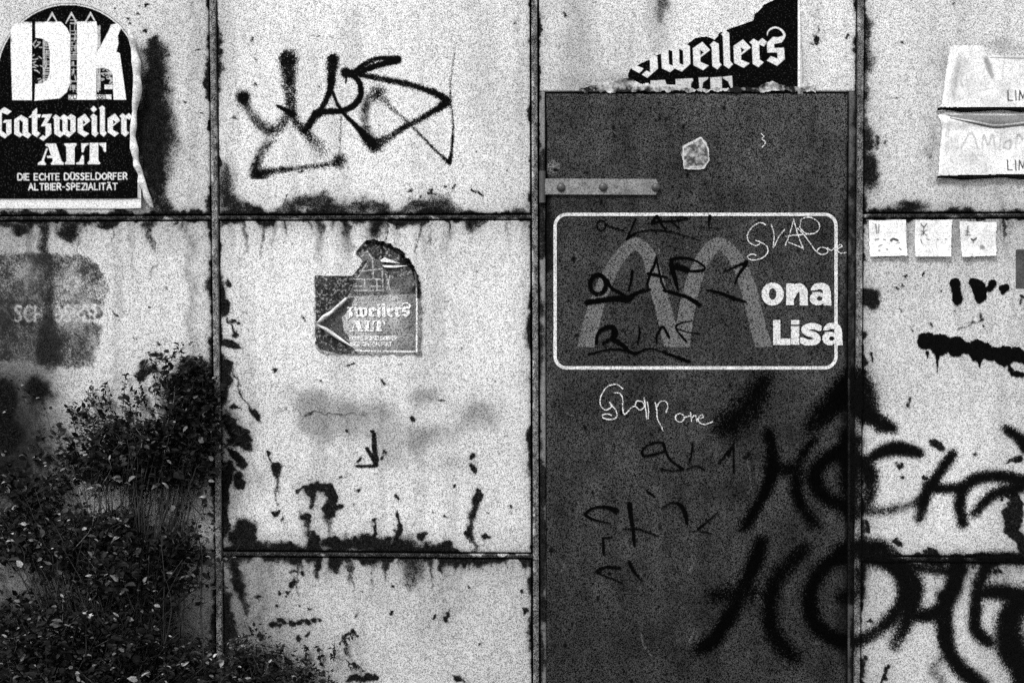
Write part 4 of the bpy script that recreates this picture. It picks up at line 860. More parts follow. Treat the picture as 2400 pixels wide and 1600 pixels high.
# ---- torn poster above the door
tp = thing('torn_poster', 'torn corner of black poster with white blackletter above the dark door', 'poster', 'beer stickers')
K2 = (1460, 40, 5.6)
r = Ras(1455, -40, 1886, 228, 1.25, INK); RX = r.xs()[None, :]; RY = r.ys()[:, None]
f2 = lambda q: (1460 + (1388 + 1.03 * (q[0] - 1790) + .033 * (q[1] - 597)) / 5.6, 40 + (683 + .928 * (q[1] - 597) - .0505 * (q[0] - 1790)) / 5.6)
blackletter(r, ['z', 'w', 'e', 'i', 'l', 'e2', 'r', 's'], f2, .66, INK, 3.6)
r.poly(zm(*K2, [(120, 690), (160, 635), (270, 680), (215, 740)]), val=.66)
for p in ([(360, 840), (550, 830), (570, 890), (690, 895), (690, 820), (915, 808), (920, 840), (890, 880), (890, 960), (360, 960)], [(990, 800), (1120, 795), (1110, 820), (1050, 860), (1035, 960), (1005, 960)], [(1143, 800), (1293, 788), (1300, 960), (1150, 960)], [(1305, 790), (1430, 775), (1440, 940), (1415, 940), (1380, 850), (1310, 810)]): r.poly(zm(*K2, p), val=.5)
r.A = np.where((RX > 1869.5) & (RX < 1874), .75, np.where(RX >= 1874, .45, r.A)).astype(np.float32)
cv = Ras(1455, -40, 1886, 228, 1.25, 0.0)
cv.poly([(1471, 176), (1478, 160), (1484, 161), (1500, 150), (1522, 140), (1540, 130), (1580, 112), (1610, 105), (1630, 90), (1655, 86), (1672, 92), (1690, 75), (1697, 78), (1704, 70), (1765, 49), (1767, 36), (1783, 22), (1790, 12), (1812, 2), (1830, -14), (1872, -40), (1878, 100), (1882, 222), (1480, 222), (1476, 200)])
cv.A = (cv.A + (fbm(cv.A.shape, 8, 3, seed=70) - .5) * .5 * (cv.A < .98) > .4).astype(np.float32)
sheet('poster_face', r, cv.A, M_print, tp, lambda X, Y: -dent_at(X, Y) - 0.0022 - .004 * np.clip((X - 1862) / 20, 0, 1) ** 2)
# pale torn pulp along the door head
pr = thing('paper_remnant', 'ragged strip of pale torn paper along the top of the door', 'paper')
r = Ras(1340, 176, 1910, 232, 1.6, .4); RX = r.xs()[None, :]; RY = r.ys()[:, None]
up = np.interp(r.xs(), [1340, 1380, 1430, 1475, 1500, 1560, 1640, 1700, 1760, 1790, 1810, 1825, 1850, 1880, 1905], [214, 206, 192, 184, 196, 204, 210, 208, 207, 198, 193, 200, 206, 200, 208])
up = up + (fbm((1, r.nx), (1, 10), 3, seed=72)[0] - .5) * 8; dnn = 217 + (fbm((1, r.nx), (1, 7), 3, seed=73)[0] - .5) * 12
cv = ((RY > up[None]) & (RY < dnn[None])).astype(np.float32); fo = fbm(cv.shape, 14, 4, seed=74)
r.A = (np.clip(.22 + (fo - .5) * 1.7 + (fbm(cv.shape, 4, 2, seed=79) - .5) * .5, .01, .7) * np.where(RX < 1480, .8, 1)).astype(np.float32)
sheet('pulp', r, cv, M_paper, pr, lambda X, Y: -0.0096 - .006 * fbm(X.shape, 12, 3, seed=75))
# scrap stuck on the door
ps = thing('paper_scrap', 'small torn white scrap of paper stuck on upper part of the dark door', 'paper')
r = Ras(1590, 316, 1670, 410, 1.4, .3); cv = Ras(1590, 316, 1670, 410, 1.4, 0.0)
cv.poly(zm(*KE, [(1050, 1010), (1130, 970), (1180, 945), (1215, 980), (1235, 1030), (1240, 1110), (1200, 1170), (1140, 1175), (1060, 1170), (1055, 1110), (1040, 1060)]))
fo = fbm(r.A.shape, 5, 3, seed=76); fe = fbm(r.A.shape, 7, 3, seed=78)
r.A = np.clip(.24 + (fo - .5) * .9, .05, .6).astype(np.float32)
r.stroke(zm(*KE, [(1140, 1172), (1062, 1165), (1058, 1100), (1060, 1020), (1180, 950), (1232, 1035), (1236, 1110), (1195, 1168), (1140, 1172)]), 3.5, .8, .4, smooth=False, val=.6)
sheet('scrap_face', r, ((cv.A + (fe - .5) * .7) > .5).astype(np.float32), M_paper, ps, lambda X, Y: YD - 0.003 - .004 * fbm(X.shape, 16, 2, seed=77))

# ---- small torn sticker in the middle
ss_ = thing('beer_sticker', 'small torn bleached beer sticker hanging on the middle panel', 'sticker', 'beer stickers')
KQ = (700, 540, 4.9)
r = Ras(732, 560, 994, 840, 1.25, .30); RX = r.xs()[None, :]; RY = r.ys()[:, None]
fo = fbm(r.A.shape, 26, 4, seed=50); fs = fbm(r.A.shape, 7, 3, seed=51)
cxA, cyA, rA = 700 + 790 / 4.9, 540 + 720 / 4.9, 126
r.A = np.clip(.27 + .16 * np.exp(-((RY - 735) / 55) ** 2) * np.clip((1000 - RX) / 160, .2, 1) + (fo - .5) * .35 - .16 * (RY < 690) - .10 * np.clip((RX - 930) / 50, 0, 1), .02, .6).astype(np.float32)
# dark torn areas: head of the arch, left shoulder, lower left corner
def dark(pts, v, dn=1): r.poly(zm(*KQ, pts), val=v, dens=dn)
dark([(640, 260), (800, 130), (1000, 120), (1200, 230), (1400, 420), (1280, 420), (1050, 460), (960, 330), (880, 330), (800, 240)], .012)
dark([(190, 520), (620, 520), (760, 350), (800, 340), (640, 590), (590, 720), (560, 770), (420, 890), (300, 980), (200, 1060), (190, 700)], .025)
dark([(190, 1070), (330, 1120), (460, 1230), (620, 1340), (700, 1420), (480, 1420), (250, 1370), (190, 1300)], .03)
dark([(560, 770), (640, 770), (600, 900), (500, 1000), (520, 1150), (640, 1300), (600, 1330), (460, 1230), (330, 1120), (200, 1060), (300, 980), (420, 890)], .035, .9); dark([(570, 760), (1050, 740), (1050, 710), (640, 710)], .06); dark([(1000, 440), (1290, 430), (1330, 480), (1250, 540), (1080, 560), (1010, 500)], .03, .85)
r.A = np.where(r.A < .07, r.A + .22 * np.clip((fbm(r.A.shape, 3, 2, seed=59) - .56) * 5, 0, 1) + .05 * np.clip((fo - .5) * 3, 0, 1), r.A).astype(np.float32)
for pts in ([(650, 560), (940, 560)], [(640, 690), (960, 690)], [(760, 560), (760, 690)], [(850, 350), (860, 560)], [(720, 300), (790, 240), (850, 330)], [(680, 540), (780, 380)], [(900, 560), (900, 690)], [(960, 470), (970, 700)], [(830, 640), (940, 640)], [(640, 640), (740, 640)], [(1000, 500), (1050, 680)], [(1050, 520), (1010, 680)], [(700, 470), (960, 440)]): r.stroke(zm(*KQ, pts), 2.6, .75, .3, smooth=False, val=.5)
f3 = lambda q: (700 + (540 + (q[0] - 683) * .405) / 4.9, 540 + (835 + (q[1] - 62) * .302) / 4.9)
f3s = lambda q: (f3(q)[0] + 1.7, f3(q)[1] + 1.9)
blackletter(r, ['z', 'w', 'e', 'i', 'l', 'e2', 'r', 's'], f3s, .015, .10, 2.2); blackletter(r, ['z', 'w', 'e', 'i', 'l', 'e2', 'r', 's'], f3, .88, .08, 2.4)
for p in ALT:
    f4 = lambda q: (700 + (590 + (q[0] - 655) * .345) / 4.9, 540 + (1030 + (q[1] - 700) * .345) / 4.9)
    r.poly([(f4(q)[0] + 1.7, f4(q)[1] + 1.9) for q in p], val=.04); r.poly([f4(q) for q in p], val=.88)
stroke_text(r, 'ECHTE DUSSELDORFER', 820, 930, 540 + 1215 / 4.9, 8.5, 1.9, .75); stroke_text(r, 'BIER-SPEZIALITAT', 822, 918, 540 + 1282 / 4.9, 8.5, 1.9, .72)
r.stroke(zm(*KQ, [(1335, 480), (1355, 620), (1358, 900), (1355, 1390), (900, 1385), (660, 1375)]), 3.4, .95, .3, smooth=False, val=.8)
cov = np.maximum(np.where(RY < cyA, np.hypot(RX - cxA, RY - cyA) - rA, np.abs(RX - cxA) - rA), RY - (540 + 1425 / 4.9))
rim = np.where((RX > 940) | (RY < 640), np.clip((cov + 13) / 4, 0, 1) * (RY < 700), 0); r.A = (r.A * (1 - rim * .9)).astype(np.float32)
cov = np.maximum(cov, np.hypot(np.minimum(RX - 775, 0), np.maximum(RY - 795, 0)) - 37); cov = (cov + (fs - .5) * 12 < 0).astype(np.float32)
hole = Ras(732, 560, 994, 840, 1.25, 0.0); hole.poly(zm(*KQ, [(100, 100), (790, 100), (690, 200), (650, 270), (700, 300), (735, 350), (690, 430), (615, 520), (100, 512)])); cov *= (hole.A + (fs - .5) * .5 < .5)
def ss_y(X, Y):
    q = np.clip((740 + (Y - 640) * .2 - X) / 60 + .9, 0, 1)
    return -dent_at(X, Y) - 0.0026 - .004 * np.clip((X - 960) / 34, 0, 1) ** 2 - 0.003 * (fbm(X.shape, 30, 3, seed=53) - .3)
sheet('sticker_face', r, cov, M_oldprint, ss_, ss_y)
lip('rolled_tear', zm(*KQ, [(560, 770), (480, 850), (400, 920), (320, 980), (230, 1060)]), [4, 6, 5, 9, 4], -0.0055, M_paperback, ss_, a0=0, a1=190)
lip('rolled_tear', zm(*KQ, [(220, 1085), (300, 1120), (400, 1190), (500, 1260), (610, 1330)]), [4, 8, 8, 6, 3], -0.0055, M_paperback, ss_, a0=0, a1=190)
def flap(name, pts, ys, parent, mat):
    return mesh_obj(name, [(wx(a), y, wz(b)) for (a, b), y in zip(pts, ys)], [(0, 1, 2), (0, 2, 3)], mat, parent)
flap('torn_flap', zm(*KQ, [(990, 312), (940, 345), (960, 362), (1170, 380)]), [-.006, -.010, -.012, -.006], ss_, M_paperback)
flap('torn_flap', zm(*KQ, [(960, 400), (990, 425), (1120, 430), (1250, 405)]), [-.006, -.012, -.012, -.006], ss_, M_paperback)

# ---- almost weathered-away sticker, left
fd = thing('faded_sticker', 'weathered dark remains of an old round-topped sticker on the left-hand panel', 'sticker')
r = Ras(-130, 575, 270, 890, 1.5, .10); RX = r.xs()[None, :]; RY = r.ys()[:, None]
fo = fbm(r.A.shape, 40, 4, seed=55); fs = fbm(r.A.shape, 8, 3, seed=56)
r.A = np.clip(.085 + (fo - .5) * .25 + .10 * np.clip((RX - 60) / 200, 0, 1), .015, .4).astype(np.float32)
def band(y, h): return np.exp(-((RY - y) / h) ** 2)
r.A += (.16 * band(735, 22) * (RX > 50)).astype(np.float32)
stroke_text(r, 'SCHLOSSER', 36, 232, 716, 36, 6, .30)
for p in ALT[2:]: r.poly([(20 + q[0] / 12.0, 700 + q[1] / 11.5) for q in p], val=.24)
r.stroke([(190, 738), (200, 728), (206, 745)], 7, 1, .3, val=.015); r.stroke([(230, 722), (236, 735), (228, 742)], [8, 12, 8], 1, .3, val=.015); r.blob(216, 728, 5, 6, 0); r.stroke([(214, 728), (218, 730)], 8, 1, .3, val=.02); r.stroke([(215, 742), (217, 746)], 7, 1, .3, val=.02)
for x, w in ((104, 26), (118, 14)): r.stroke([(x, 585), (x + 2, 700), (x + 8, 780)], [w, w, w * .6], .85, .6, val=.015)
r.stroke([(110, 790), (118, 830), (130, 862)], [50, 60, 30], .7, .7, val=.02)
dd = np.where(RX < 185, 585 + 5 * np.clip(RX / 185, 0, 1) - RY, np.where(RY < 690, np.hypot(RX - 150, RY - 690) - 108, RX - 258 + (RY - 690) * .18))
dd = np.maximum(dd, RY - (852 + 14 * np.clip(RX / 150, 0, 1))); 
base = .62 + (fo - .5) * .9 + (fs - .5) * .35 - .22 * np.clip((RX - 110) / 140, 0, 1) - .10 * band(735, 16) * (RX > 40) - .10 * np.clip((RY - 800) / 60, 0, 1)
base -= 9 * np.clip(r.A - .235, 0, .065)                                      # bleached lettering
base += .12 * np.clip((.07 - r.A) / .06, 0, 1) * (RX > 85)                                        # black run-off through it
r.A = (np.clip(base, 0, 1) * sstep(0, 12, -(dd + (fs - .5) * 22))).astype(np.float32)
film('sticker_face', r, M_old, fd, yfn=lambda X, Y: -dent_at(X, Y) - 0.0016, cut=.10)

# ---- notices at the right
def notice(label, pts, ytop, name='paper_notice', text=None, lift=.012, seed=1):
    t = thing(name, label, 'notice', 'pasted notices'); P = np.array(pts)
    x0, x1, y0, y1 = P[:, 0].min() - 3, P[:, 0].max() + 3, P[:, 1].min() - 3, P[:, 1].max() + 3
    r = Ras(x0, y0, x1, y1, 1.6, .74); cv = Ras(x0, y0, x1, y1, 1.6, 0.0); cv.poly(pts); cv.A = (cv.A + (fbm(cv.A.shape, 6, 3, seed=seed + 3) - .5) * 1.2 * (cv.A < 1) > .45).astype(np.float32)
    fo = fbm(r.A.shape, 34, 4, seed=seed); r.A = (.66 + (fo - .5) * .45 + (fbm(r.A.shape, 9, 3, seed=seed + 40) - .5) * .25).astype(np.float32)
    return t, r, cv, fo
t1, r, cv, fo = notice('upper white notice with a cut corner, lettered LIM, on right-hand upper panel', [(2232, 107), (2305, 107), (2313, 130), (2560, 131), (2560, 253), (2196, 254), (2203, 246), (2223, 115)], 107, seed=91)
for k in range(7): r.stroke([(2230 + 40 * k + 9 * (k % 2), 120 + 14 * (k % 3)), (2222 + 42 * k, 170 + 10 * (k % 2)), (2236 + 38 * k, 235)], [1.5, 3, 1.5], .35, .5, val=.4)
stroke_text(r, 'LIM', 2360, 2403, 214, 23, 3.0, .02, gap=.34)
r.stroke([(2238, 112), (2222, 170), (2203, 246)], [22, 14, 5], 1, .15, val=.88)
r.stroke([(2310, 135), (2318, 160), (2326, 185)], [10, 14, 6], .5, .6, val=.25); r.stroke([(2250, 190), (2255, 205)], 6, .6, .5, val=.3); r.stroke([(2246, 150), (2238, 190), (2232, 230)], [10, 14, 8], .35, .7, val=.35)
def n1y(X, Y): return -dent_at(X, Y) - .003 - .010 * np.clip((Y - 130) / 125, 0, 1) ** 2 - .004 * (fbm(X.shape, 40, 2, seed=92) - .3) - .006 * np.clip((2250 - X) / 40, 0, 1)
sheet('notice_face', r, cv.A, M_paper, t1, n1y)
def shadow_strip(parent, xa, xb, ya, yb, h, yfront):  # dark strip added below a notice to draw its shadow line
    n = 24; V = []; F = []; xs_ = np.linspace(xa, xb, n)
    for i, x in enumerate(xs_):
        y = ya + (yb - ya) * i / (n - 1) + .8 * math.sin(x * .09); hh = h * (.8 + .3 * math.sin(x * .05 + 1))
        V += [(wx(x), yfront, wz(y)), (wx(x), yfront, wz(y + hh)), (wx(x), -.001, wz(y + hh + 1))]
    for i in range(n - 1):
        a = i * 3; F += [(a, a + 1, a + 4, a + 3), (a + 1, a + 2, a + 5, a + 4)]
    return mesh_obj('painted_shadow_line', V, F, M_shadowline, parent)
M_shadowline = flat_mat('black shadow line', 0.006, .8, .9, 0.0)
shadow_strip(t1, 2194, 2560, 254, 252, 8, -.012)
lip('bent_edge', [(2318, 132), (2370, 133), (2440, 134), (2540, 133)], [1, 2, 2, 1.5], -.003, M_paperback, t1)
t2, r, cv, fo = notice('lower white notice with sagging top fold, lettered LIM, on right-hand upper panel', [(2196, 270), (2215, 264), (2560, 268), (2560, 410), (2330, 411), (2194, 414), (2196, 404), (2206, 300)], 268, seed=93)
stroke_text(r, 'LIM', 2358, 2402, 377, 23, 3.0, .02, gap=.34)
r.stroke([(2212, 275), (2209, 330), (2197, 405)], [9, 8, 4], 1, .2, val=.88)
r.poly([(2215, 270), (2560, 272), (2560, 290), (2400, 296), (2335, 302), (2290, 294), (2240, 282)], val=.20); r.stroke([(2225, 278), (2290, 293), (2335, 300), (2400, 294), (2560, 284)], [3, 4, 4, 3, 3], .9, .3, val=.05); r.stroke([(2230, 277), (2290, 288), (2335, 294), (2400, 288)], 2.4, .9, .3, val=.7)
for pts in ([(2250, 350), (2275, 312), (2290, 350)], [(2258, 336), (2286, 334)], [(2300, 352), (2304, 318), (2314, 340), (2326, 316), (2330, 350)], [(2340, 350), (2346, 312)], [(2356, 332), (2350, 345), (2364, 350), (2368, 330), (2356, 332)], [(2378, 350), (2384, 318), (2396, 326)]):
    r.stroke(pts, 5, .45, .5, val=.34)                       # pale faded script
def n2y(X, Y): return -dent_at(X, Y) - .003 - .012 * np.clip((Y - 280) / 130, 0, 1) ** 2 - .006 * (fbm(X.shape, 30, 3, seed=94) - .3) - .005 * np.exp(-((Y - 285) / 12) ** 2)
sheet('notice_face', r, cv.A, M_paper, t2, n2y); shadow_strip(t2, 2193, 2560, 413.5, 409.5, 7, -.014)

notes = [((2036, 517), (2122, 515), (2124, 600), (2037, 602), 'leftmost of three small white paper notes under the rail, covered in smudged writing', 101),
         ((2144, 516), (2230, 515), (2226, 602), (2143, 602), 'middle of three small white paper notes under the rail', 102),
         ((2248, 518), (2334, 521), (2332, 600), (2252, 603), 'rightmost of three small white paper notes under the rail, with a dark blot', 103)]
MARKS = [[([(300, 150), (310, 220)], 10), ([(325, 150), (322, 215)], 8), ([(300, 268), (320, 262)], 14), ([(360, 265), (372, 270)], 10), ([(415, 275), (435, 262), (470, 275)], 16), ([(460, 295), (480, 290)], 10), ([(320, 320), (350, 305)], 10), ([(320, 352), (330, 350)], 12), ([(380, 340), (390, 345)], 10), ([(480, 335), (490, 345)], 12)],
         [([(645, 145), (668, 170), (690, 145)], 8), ([(668, 170), (665, 230)], 9), ([(650, 200), (690, 235)], 8), ([(650, 235), (685, 195)], 8), ([(690, 262), (705, 268)], 9), ([(645, 265), (655, 300)], 8), ([(770, 265), (778, 268)], 10), ([(830, 262), (840, 266)], 8)],
         [([(1005, 165), (1000, 230)], 11), ([(985, 235), (1020, 232)], 9), ([(995, 200), (1015, 212)], 9), ([(1030, 262), (1048, 272), (1070, 255)], 12), ([(1045, 275), (1045, 290)], 10), ([(1108, 325), (1116, 328)], 30)]]
for (a, b, c_, d_, lb, sd), mks in zip(notes, MARKS):
    t = thing('paper_note', lb, 'note', 'small paper notes'); P = np.array([a, b, c_, d_])
    x0, x1, y0, y1 = P[:, 0].min() - 2, P[:, 0].max() + 2, P[:, 1].min() - 2, P[:, 1].max() + 2
    r = Ras(x0, y0, x1, y1, 1.25, .78); cv = Ras(x0, y0, x1, y1, 1.25, 0.0); cv.poly([a, b, c_, d_]); r.A += (fbm(r.A.shape, 14, 4, seed=sd) - .5) * .5 - .04 * (sd - 101); r.stroke([(x0, y0 + 30 + 9 * (sd - 101)), ((x0 + x1) / 2, y0 + 34), (x1, y0 + 26 + 6 * (sd - 101))], 2.2, .35, .4, val=.35); cv.A *= (cv.A + (fbm(cv.A.shape, 7, 3, seed=sd + 9) - .5) * 1.1 * (cv.A < 1) > .3)
    for pts, w in mks:
        ps_ = zm(*KG, pts); r.stroke(ps_, w / 3.266 * 1.1, .75, .5, val=.06)
    sheet('note_face', r, cv.A, M_paper, t, lambda X, Y, s=sd: -dent_at(X, Y) - .002 - .008 * np.clip((Y - 545) / 57, 0, 1) ** 2 - .005 * np.clip((X - x0 - 60) / 26, 0, 1) ** 2 - .0015 * fbm(X.shape, 20, 2, seed=s))
dn_ = thing('dark_notice', 'dark grey sheet cut off by the right-hand edge of the photo', 'notice')
r = Ras(2376, 583, 2560, 680, 2.0, .07); cv = Ras(2376, 583, 2560, 680, 2.0, 0.0); cv.poly([(2379, 585), (2560, 585), (2560, 676), (2379, 676)])
r.A += (fbm(r.A.shape, 20, 3, seed=111) - .5) * .06
sheet('notice_face', r, cv.A, M_print, dn_, lambda X, Y: -dent_at(X, Y) - .002)

# ------------------------------------------------------------------ weeds in front of the wall
def leaf_mat():
    m = bpy.data.materials.new('weed leaf'); nt = nodes_of(m)
    c = mth(nt, 'MULTIPLY', attr(nt, 'lv'), mth(nt, 'MULTIPLY', grain(nt, .6), mapr(nt, noise(nt, 40, 3), .3, .7, .7, 1.3)))
    p = principled(nt, c, .6, .08); out(nt, p); return m
M_leaf = leaf_mat(); M_dry = flat_mat('dry stalk', 0.16, .6, .8, .05, .3); M_stem = flat_mat('weed stem', 0.035, .4, .8, .2, .2)
LEAF = [(0, 0, 0), (.28, .30, .07), (.34, 0, 0), (.28, -.30, .07), (.68, .24, .03), (.72, 0, -.04), (.68, -.24, .03), (1, 0, -.16)]
LF = [(0, 2, 1), (0, 3, 2), (1, 2, 5, 4), (2, 3, 6, 5), (4, 5, 7), (5, 6, 7)]
LV = np.array(LEAF)
def leaf_frames(n, r_, d):
    d = d + r_.normal(0, .18, (n, 3)); d /= np.linalg.norm(d, axis=1)[:, None]
    up = np.tile([0, -.5, 1.0], (n, 1)) + r_.normal(0, .45, (n, 3)); s_ = np.cross(d, up); s_ /= np.linalg.norm(s_, axis=1)[:, None]; u = np.cross(s_, d)
    return d, s_, u
def tube(V, F, pts, rad, k=5):
    b0 = len(V); P = [Vector(p) for p in pts]
    for i, p in enumerate(P):
        dr = (P[min(i + 1, len(P) - 1)] - P[max(i - 1, 0)]).normalized(); a = dr.orthogonal().normalized(); b = dr.cross(a); rr_ = rad * (1 - .75 * i / (len(P) - 1))
        for q in range(k): V.append(p + (a * math.cos(2 * math.pi * q / k) + b * math.sin(2 * math.pi * q / k)) * rr_)
    for i in range(len(P) - 1):
        for q in range(k): F.append((b0 + i * k + q, b0 + i * k + (q + 1) % k, b0 + (i + 1) * k + (q + 1) % k, b0 + (i + 1) * k + q))
def weed(name, label, masses, root, seed, size=(7, 22), tone=(.002, .013), light=.10, sprigs=(), nleaf=40):
    """masses: (cx, cy, rx, ry, leaves, y_near, y_far) clumps in survey units; root: ground x"""
    r_ = np.random.default_rng(seed); t = thing(name, label, 'shrub', 'weeds along the wall'); C = []; sz = []; DR = []; TN = []
    t.location = (0, 0, 0)
    stems = []
    for (cx, cy, rx, ry, n, yn, yf) in masses:
        n = int(n * 2.6)
        yn, yf = min(yn, yf), max(yn, yf)
        for k in range(max(n // 26, 3)):
            tx, ty = cx + r_.normal(0, .68) * rx, cy + r_.normal(0, .95) * ry - r_.exponential(10); yd = r_.uniform(yn, yf); L = r_.uniform(35, 105) if r_.random() < .7 else r_.uniform(80, 190)
            bx, by = tx + (root - tx) * .25 + r_.normal(0, 25), min(ty + L, 1800); sw = r_.normal(0, 22)
            m_ = int(26 * r_.uniform(.6, 1.5)); tt = r_.uniform(.08, 1.03, m_)
            cx_ = bx + (tx - bx) * tt + sw * np.sin(tt * math.pi); cy_ = by + (ty - by) * tt ** .9
            sd = np.where(np.arange(m_) % 2 == 0, 1, -1) * r_.uniform(2, 13, m_) * (1.1 - .6 * tt)
            C.append(np.stack([wx(cx_ + sd), yd + r_.normal(0, .012, m_), wz(cy_ - np.abs(sd) * .5 + r_.normal(0, 4, m_))], -1))
            sz.append(r_.uniform(size[0], size[1], m_) * (1.25 - .6 * tt) * r_.uniform(.7, 1.35)); DR.append(np.stack([np.sign(sd) * r_.uniform(.4, 1.2, m_), r_.normal(-.25, .45, m_), r_.normal(.35, .55, m_)], -1))
            TN.append(np.full(m_, r_.uniform(.5, 1.8)))
            q_ = np.linspace(0, 1, 6)
            if r_.random() < .35: stems.append(([(wx(bx + (tx - bx) * t_ + sw * math.sin(t_ * math.pi)), yd, max(wz(by + (ty - by) * t_ ** .9), 0)) for t_ in q_], .0013))
        for k in range(max(1, n // 90)):
            x1_, y1_ = cx + r_.normal(0, .5) * rx, cy + r_.normal(0, .4) * ry; yd = r_.uniform(yn, yf); x0_ = root + r_.normal(0, 70)
            stems.append(([(wx(x0_ + (x1_ - x0_) * s_ ** 1.6 + r_.normal(0, 6)), -.05 + (yd + .05) * s_, max(wz(GY + (y1_ - GY) * s_), 0)) for s_ in np.linspace(0, 1, 7)], .0032))
    for (x0_, y0_, x1_, y1_, n, yd) in sprigs:      # thin upright or hanging shoots with tiny leaves
        s_ = r_.random(n); px = x0_ + (x1_ - x0_) * s_ + r_.normal(0, 3, n); py = y0_ + (y1_ - y0_) * s_
        C.append(np.stack([wx(px), np.full(n, yd) + r_.normal(0, .006, n), wz(py)], -1)); sz.append(r_.uniform(6, 14, n)); DR.append(r_.normal(0, 1, (n, 3))); TN.append(np.ones(n))
        stems.append(([(wx(x0_ + (x1_ - x0_) * q), yd, wz(y0_ + (y1_ - y0_) * q)) for q in (0, .35, .7, 1)], .0016))
    C = np.concatenate(C); sz = np.concatenate(sz) * S; DR = np.concatenate(DR); TN = np.concatenate(TN); keep = np.ones(len(C), bool)
    for gx_, gy_, grx, gry, p_ in ((235, 1165, 100, 38, .93), (405, 1180, 95, 54, .93), (85, 1350, 110, 40, .75), (450, 1440, 66, 60, .88), (110, 1040, 110, 80, .6), (330, 1010, 30, 20, .6), (500, 1230, 30, 50, .6)):
        q_ = np.hypot(((C[:, 0] / S + 1200) - gx_) / grx, ((GY - C[:, 2] / S) - gy_) / gry); keep &= ~((q_ < r_.uniform(.75, 1.15, len(C))) & (r_.random(len(C)) < p_))
    C, sz, DR, TN = C[keep], sz[keep], DR[keep], TN[keep]; n = len(C)
    C[:, 2] = np.maximum(C[:, 2], .02)
    d, s_, u = leaf_frames(n, r_, DR); wdt = r_.uniform(.45, 1.3, n)
    P = C[:, None, :] + sz[:, None, None] * (LV[None, :, 0:1] * d[:, None] + LV[None, :, 1:2] * wdt[:, None, None] * s_[:, None] + LV[None, :, 2:3] * u[:, None])
    P[..., 1] = np.minimum(P[..., 1], -.004)
    lv = r_.uniform(tone[0], tone[1], n) * TN * np.where(r_.random(n) < light, r_.uniform(4, 26, n), 1)
    big = set(np.argsort(-sz + C[:, 1] * .05)[:nleaf].tolist())
    rest = [i for i in range(n) if i not in big]; V = P[rest].reshape(-1, 3); F = []
    for q in range(len(rest)): F += [tuple(q * 8 + v for v in f) for f in LF]
    o = mesh_obj('foliage', V, F, M_leaf, t, {'lv': np.repeat(lv[rest], 8)}); o['kind'] = 'stuff'
    proto = {}
    for i in sorted(big):
        key = int(np.clip((lv[i] - tone[0]) / (tone[1] - tone[0]) * 3, 0, 3)) if lv[i] <= tone[1] else 9
        if key not in proto:
            proto[key] = mesh_obj('leaf', LV, LF, M_leaf, t, {'lv': np.full(8, lv[i])}); ob = proto[key]
        else: ob = link(bpy.data.objects.new('leaf', proto[key].data), t)
        M = Matrix([[d[i][k], s_[i][k] * wdt[i], u[i][k], 0] for k in range(3)] + [[0, 0, 0, 1]]); c = C[i].copy(); c[1] = min(c[1], -.03)
        ob.matrix_local = Matrix.Translation(Vector(c)) @ M @ Matrix.Scale(float(sz[i]), 4)
    V = []; F = []; V2 = []; F2 = []
    for k, (pts, rad) in enumerate(stems):
        if rad > .003: v_ = []; f_ = []; tube(v_, f_, pts, rad); mesh_obj('stem', v_, f_, M_stem, t, smooth=True)
        elif k % 9 == 0: tube(V2, F2, pts, rad, 4)
        else: tube(V, F, pts, rad, 4)
    mesh_obj('twigs', V, F, M_stem, t, smooth=True)['kind'] = 'stuff'
    if V2: mesh_obj('dry_twigs', V2, F2, M_dry, t, smooth=True)['kind'] = 'stuff'
    return t

def km(lst): return [(m[0] / 1.96, 800 + m[1] / 1.96, m[2] / 1.96, m[3] / 1.96, m[4], -m[5], -m[6]) for m in lst]
def ks(lst): return [(a / 1.96, 800 + b / 1.96, c / 1.96, 800 + e / 1.96, n, -yd) for a, b, c, e, n, yd in lst]
weed('climbing_weed', 'tall dark bushy weed leaning against the narrow post', km([(880, 250, 90, 100, 420, .01, .07), (925, 160, 45, 50, 170, .01, .05), (930, 420, 60, 160, 300, .01, .06), (300, 560, 120, 110, 130, .01, .05), (700, 430, 250, 70, 520, .01, .10), (480, 370, 80, 45, 130, .01, .06), (560, 470, 180, 75, 360, .01, .1), (860, 470, 110, 130, 420, .01, .09), (400, 540, 120, 80, 170, .01, .06), (860, 690, 60, 60, 80, .01, .06), (700, 640, 55, 40, 90, .01, .06), (520, 640, 110, 40, 140, .01, .06), (650, 560, 160, 60, 240, .01, .08)]), 330, 201,
     sprigs=ks([(442, 300, 430, 175, 26, .02), (475, 290, 492, 190, 22, .02), (572, 320, 586, 150, 34, .02), (685, 320, 636, 145, 36, .02), (735, 230, 695, 50, 26, .02), (520, 320, 508, 230, 20, .02), (630, 330, 650, 230, 20, .02), (780, 250, 770, 130, 24, .02), (360, 420, 330, 300, 20, .02), (680, 150, 740, 70, 14, .02), (420, 310, 415, 220, 10, .02), (720, 250, 712, 200, 8, .02), (885, 720, 860, 850, 16, .015), (930, 700, 945, 820, 14, .015), (300, 700, 230, 800, 14, .02), (820, 160, 870, 80, 16, .02)]), nleaf=50)
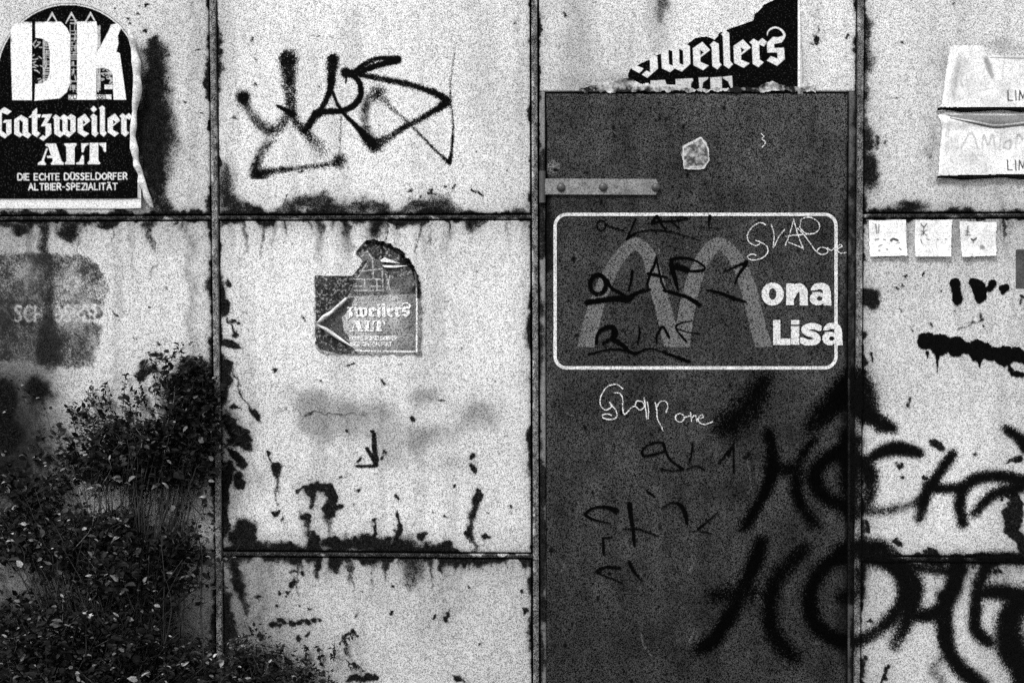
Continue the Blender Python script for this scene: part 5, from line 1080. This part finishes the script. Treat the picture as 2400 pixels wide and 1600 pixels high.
weed('leafy_weed', 'broad dark leafy weed spreading below the bushy one, lower left corner', km([(500, 760, 200, 45, 300, .01, .12), (650, 830, 80, 45, 150, .01, .1), (150, 850, 200, 60, 240, .01, .1), (450, 900, 420, 65, 560, .02, .14), (720, 960, 260, 70, 420, .01, .12), (860, 1000, 110, 60, 150, .01, .08), (560, 1080, 230, 70, 330, .02, .14), (150, 1000, 120, 30, 60, .02, .1), (130, 520, 170, 150, 130, .01, .05), (200, 690, 170, 90, 170, .01, .06), (30, 700, 120, 140, 150, .01, .06)]), 260, 202,
     sprigs=ks([(690, 1080, 680, 1180, 12, .12), (950, 1080, 985, 1010, 14, .02)]), nleaf=50, light=.11)
weed('ground_weed', 'low mass of dark weeds filling the bottom left corner', km([(150, 1230, 200, 50, 260, .02, .14), (420, 1250, 340, 80, 520, .02, .16), (300, 1420, 420, 110, 1100, .02, .2), (720, 1440, 260, 110, 520, .02, .18), (860, 1110, 90, 50, 110, .01, .08), (200, 1560, 500, 100, 1100, .03, .25), (800, 1560, 400, 70, 420, .03, .2), (930, 1430, 90, 60, 130, .02, .1), (-150, 1300, 200, 250, 500, .03, .2)]), 200, 203, nleaf=60, light=.11)
KDm = lambda l: [(480 + m[0] / 2.94, 1220 + m[1] / 2.94, m[2] / 2.94, m[3] / 2.94, m[4], -m[5], -m[6]) for m in l]
KDs = lambda l: [(480 + a / 2.94, 1220 + b / 2.94, 480 + c / 2.94, 1220 + e / 2.94, n, -y) for a, b, c, e, n, y in l]
weed('trailing_weed', 'sparse trailing weed with small leaves at the foot of the lower middle panel', KDm([(330, 930, 220, 90, 240, .01, .1), (620, 940, 120, 90, 130, .01, .06), (150, 1000, 180, 120, 220, .02, .12), (450, 1080, 260, 60, 200, .02, .1), (820, 1080, 70, 40, 40, .01, .05), (260, 800, 90, 30, 40, .01, .05)]), 640, 204, size=(7, 17),
     sprigs=KDs([(790, 850, 805, 980, 18, .015), (900, 830, 892, 960, 18, .015), (960, 810, 990, 930, 14, .015), (700, 850, 710, 970, 16, .015), (540, 840, 560, 950, 12, .02), (930, 830, 1040, 770, 12, .015), (360, 740, 250, 800, 12, .04), (990, 990, 1080, 1030, 10, .015)]), nleaf=25, light=.12)
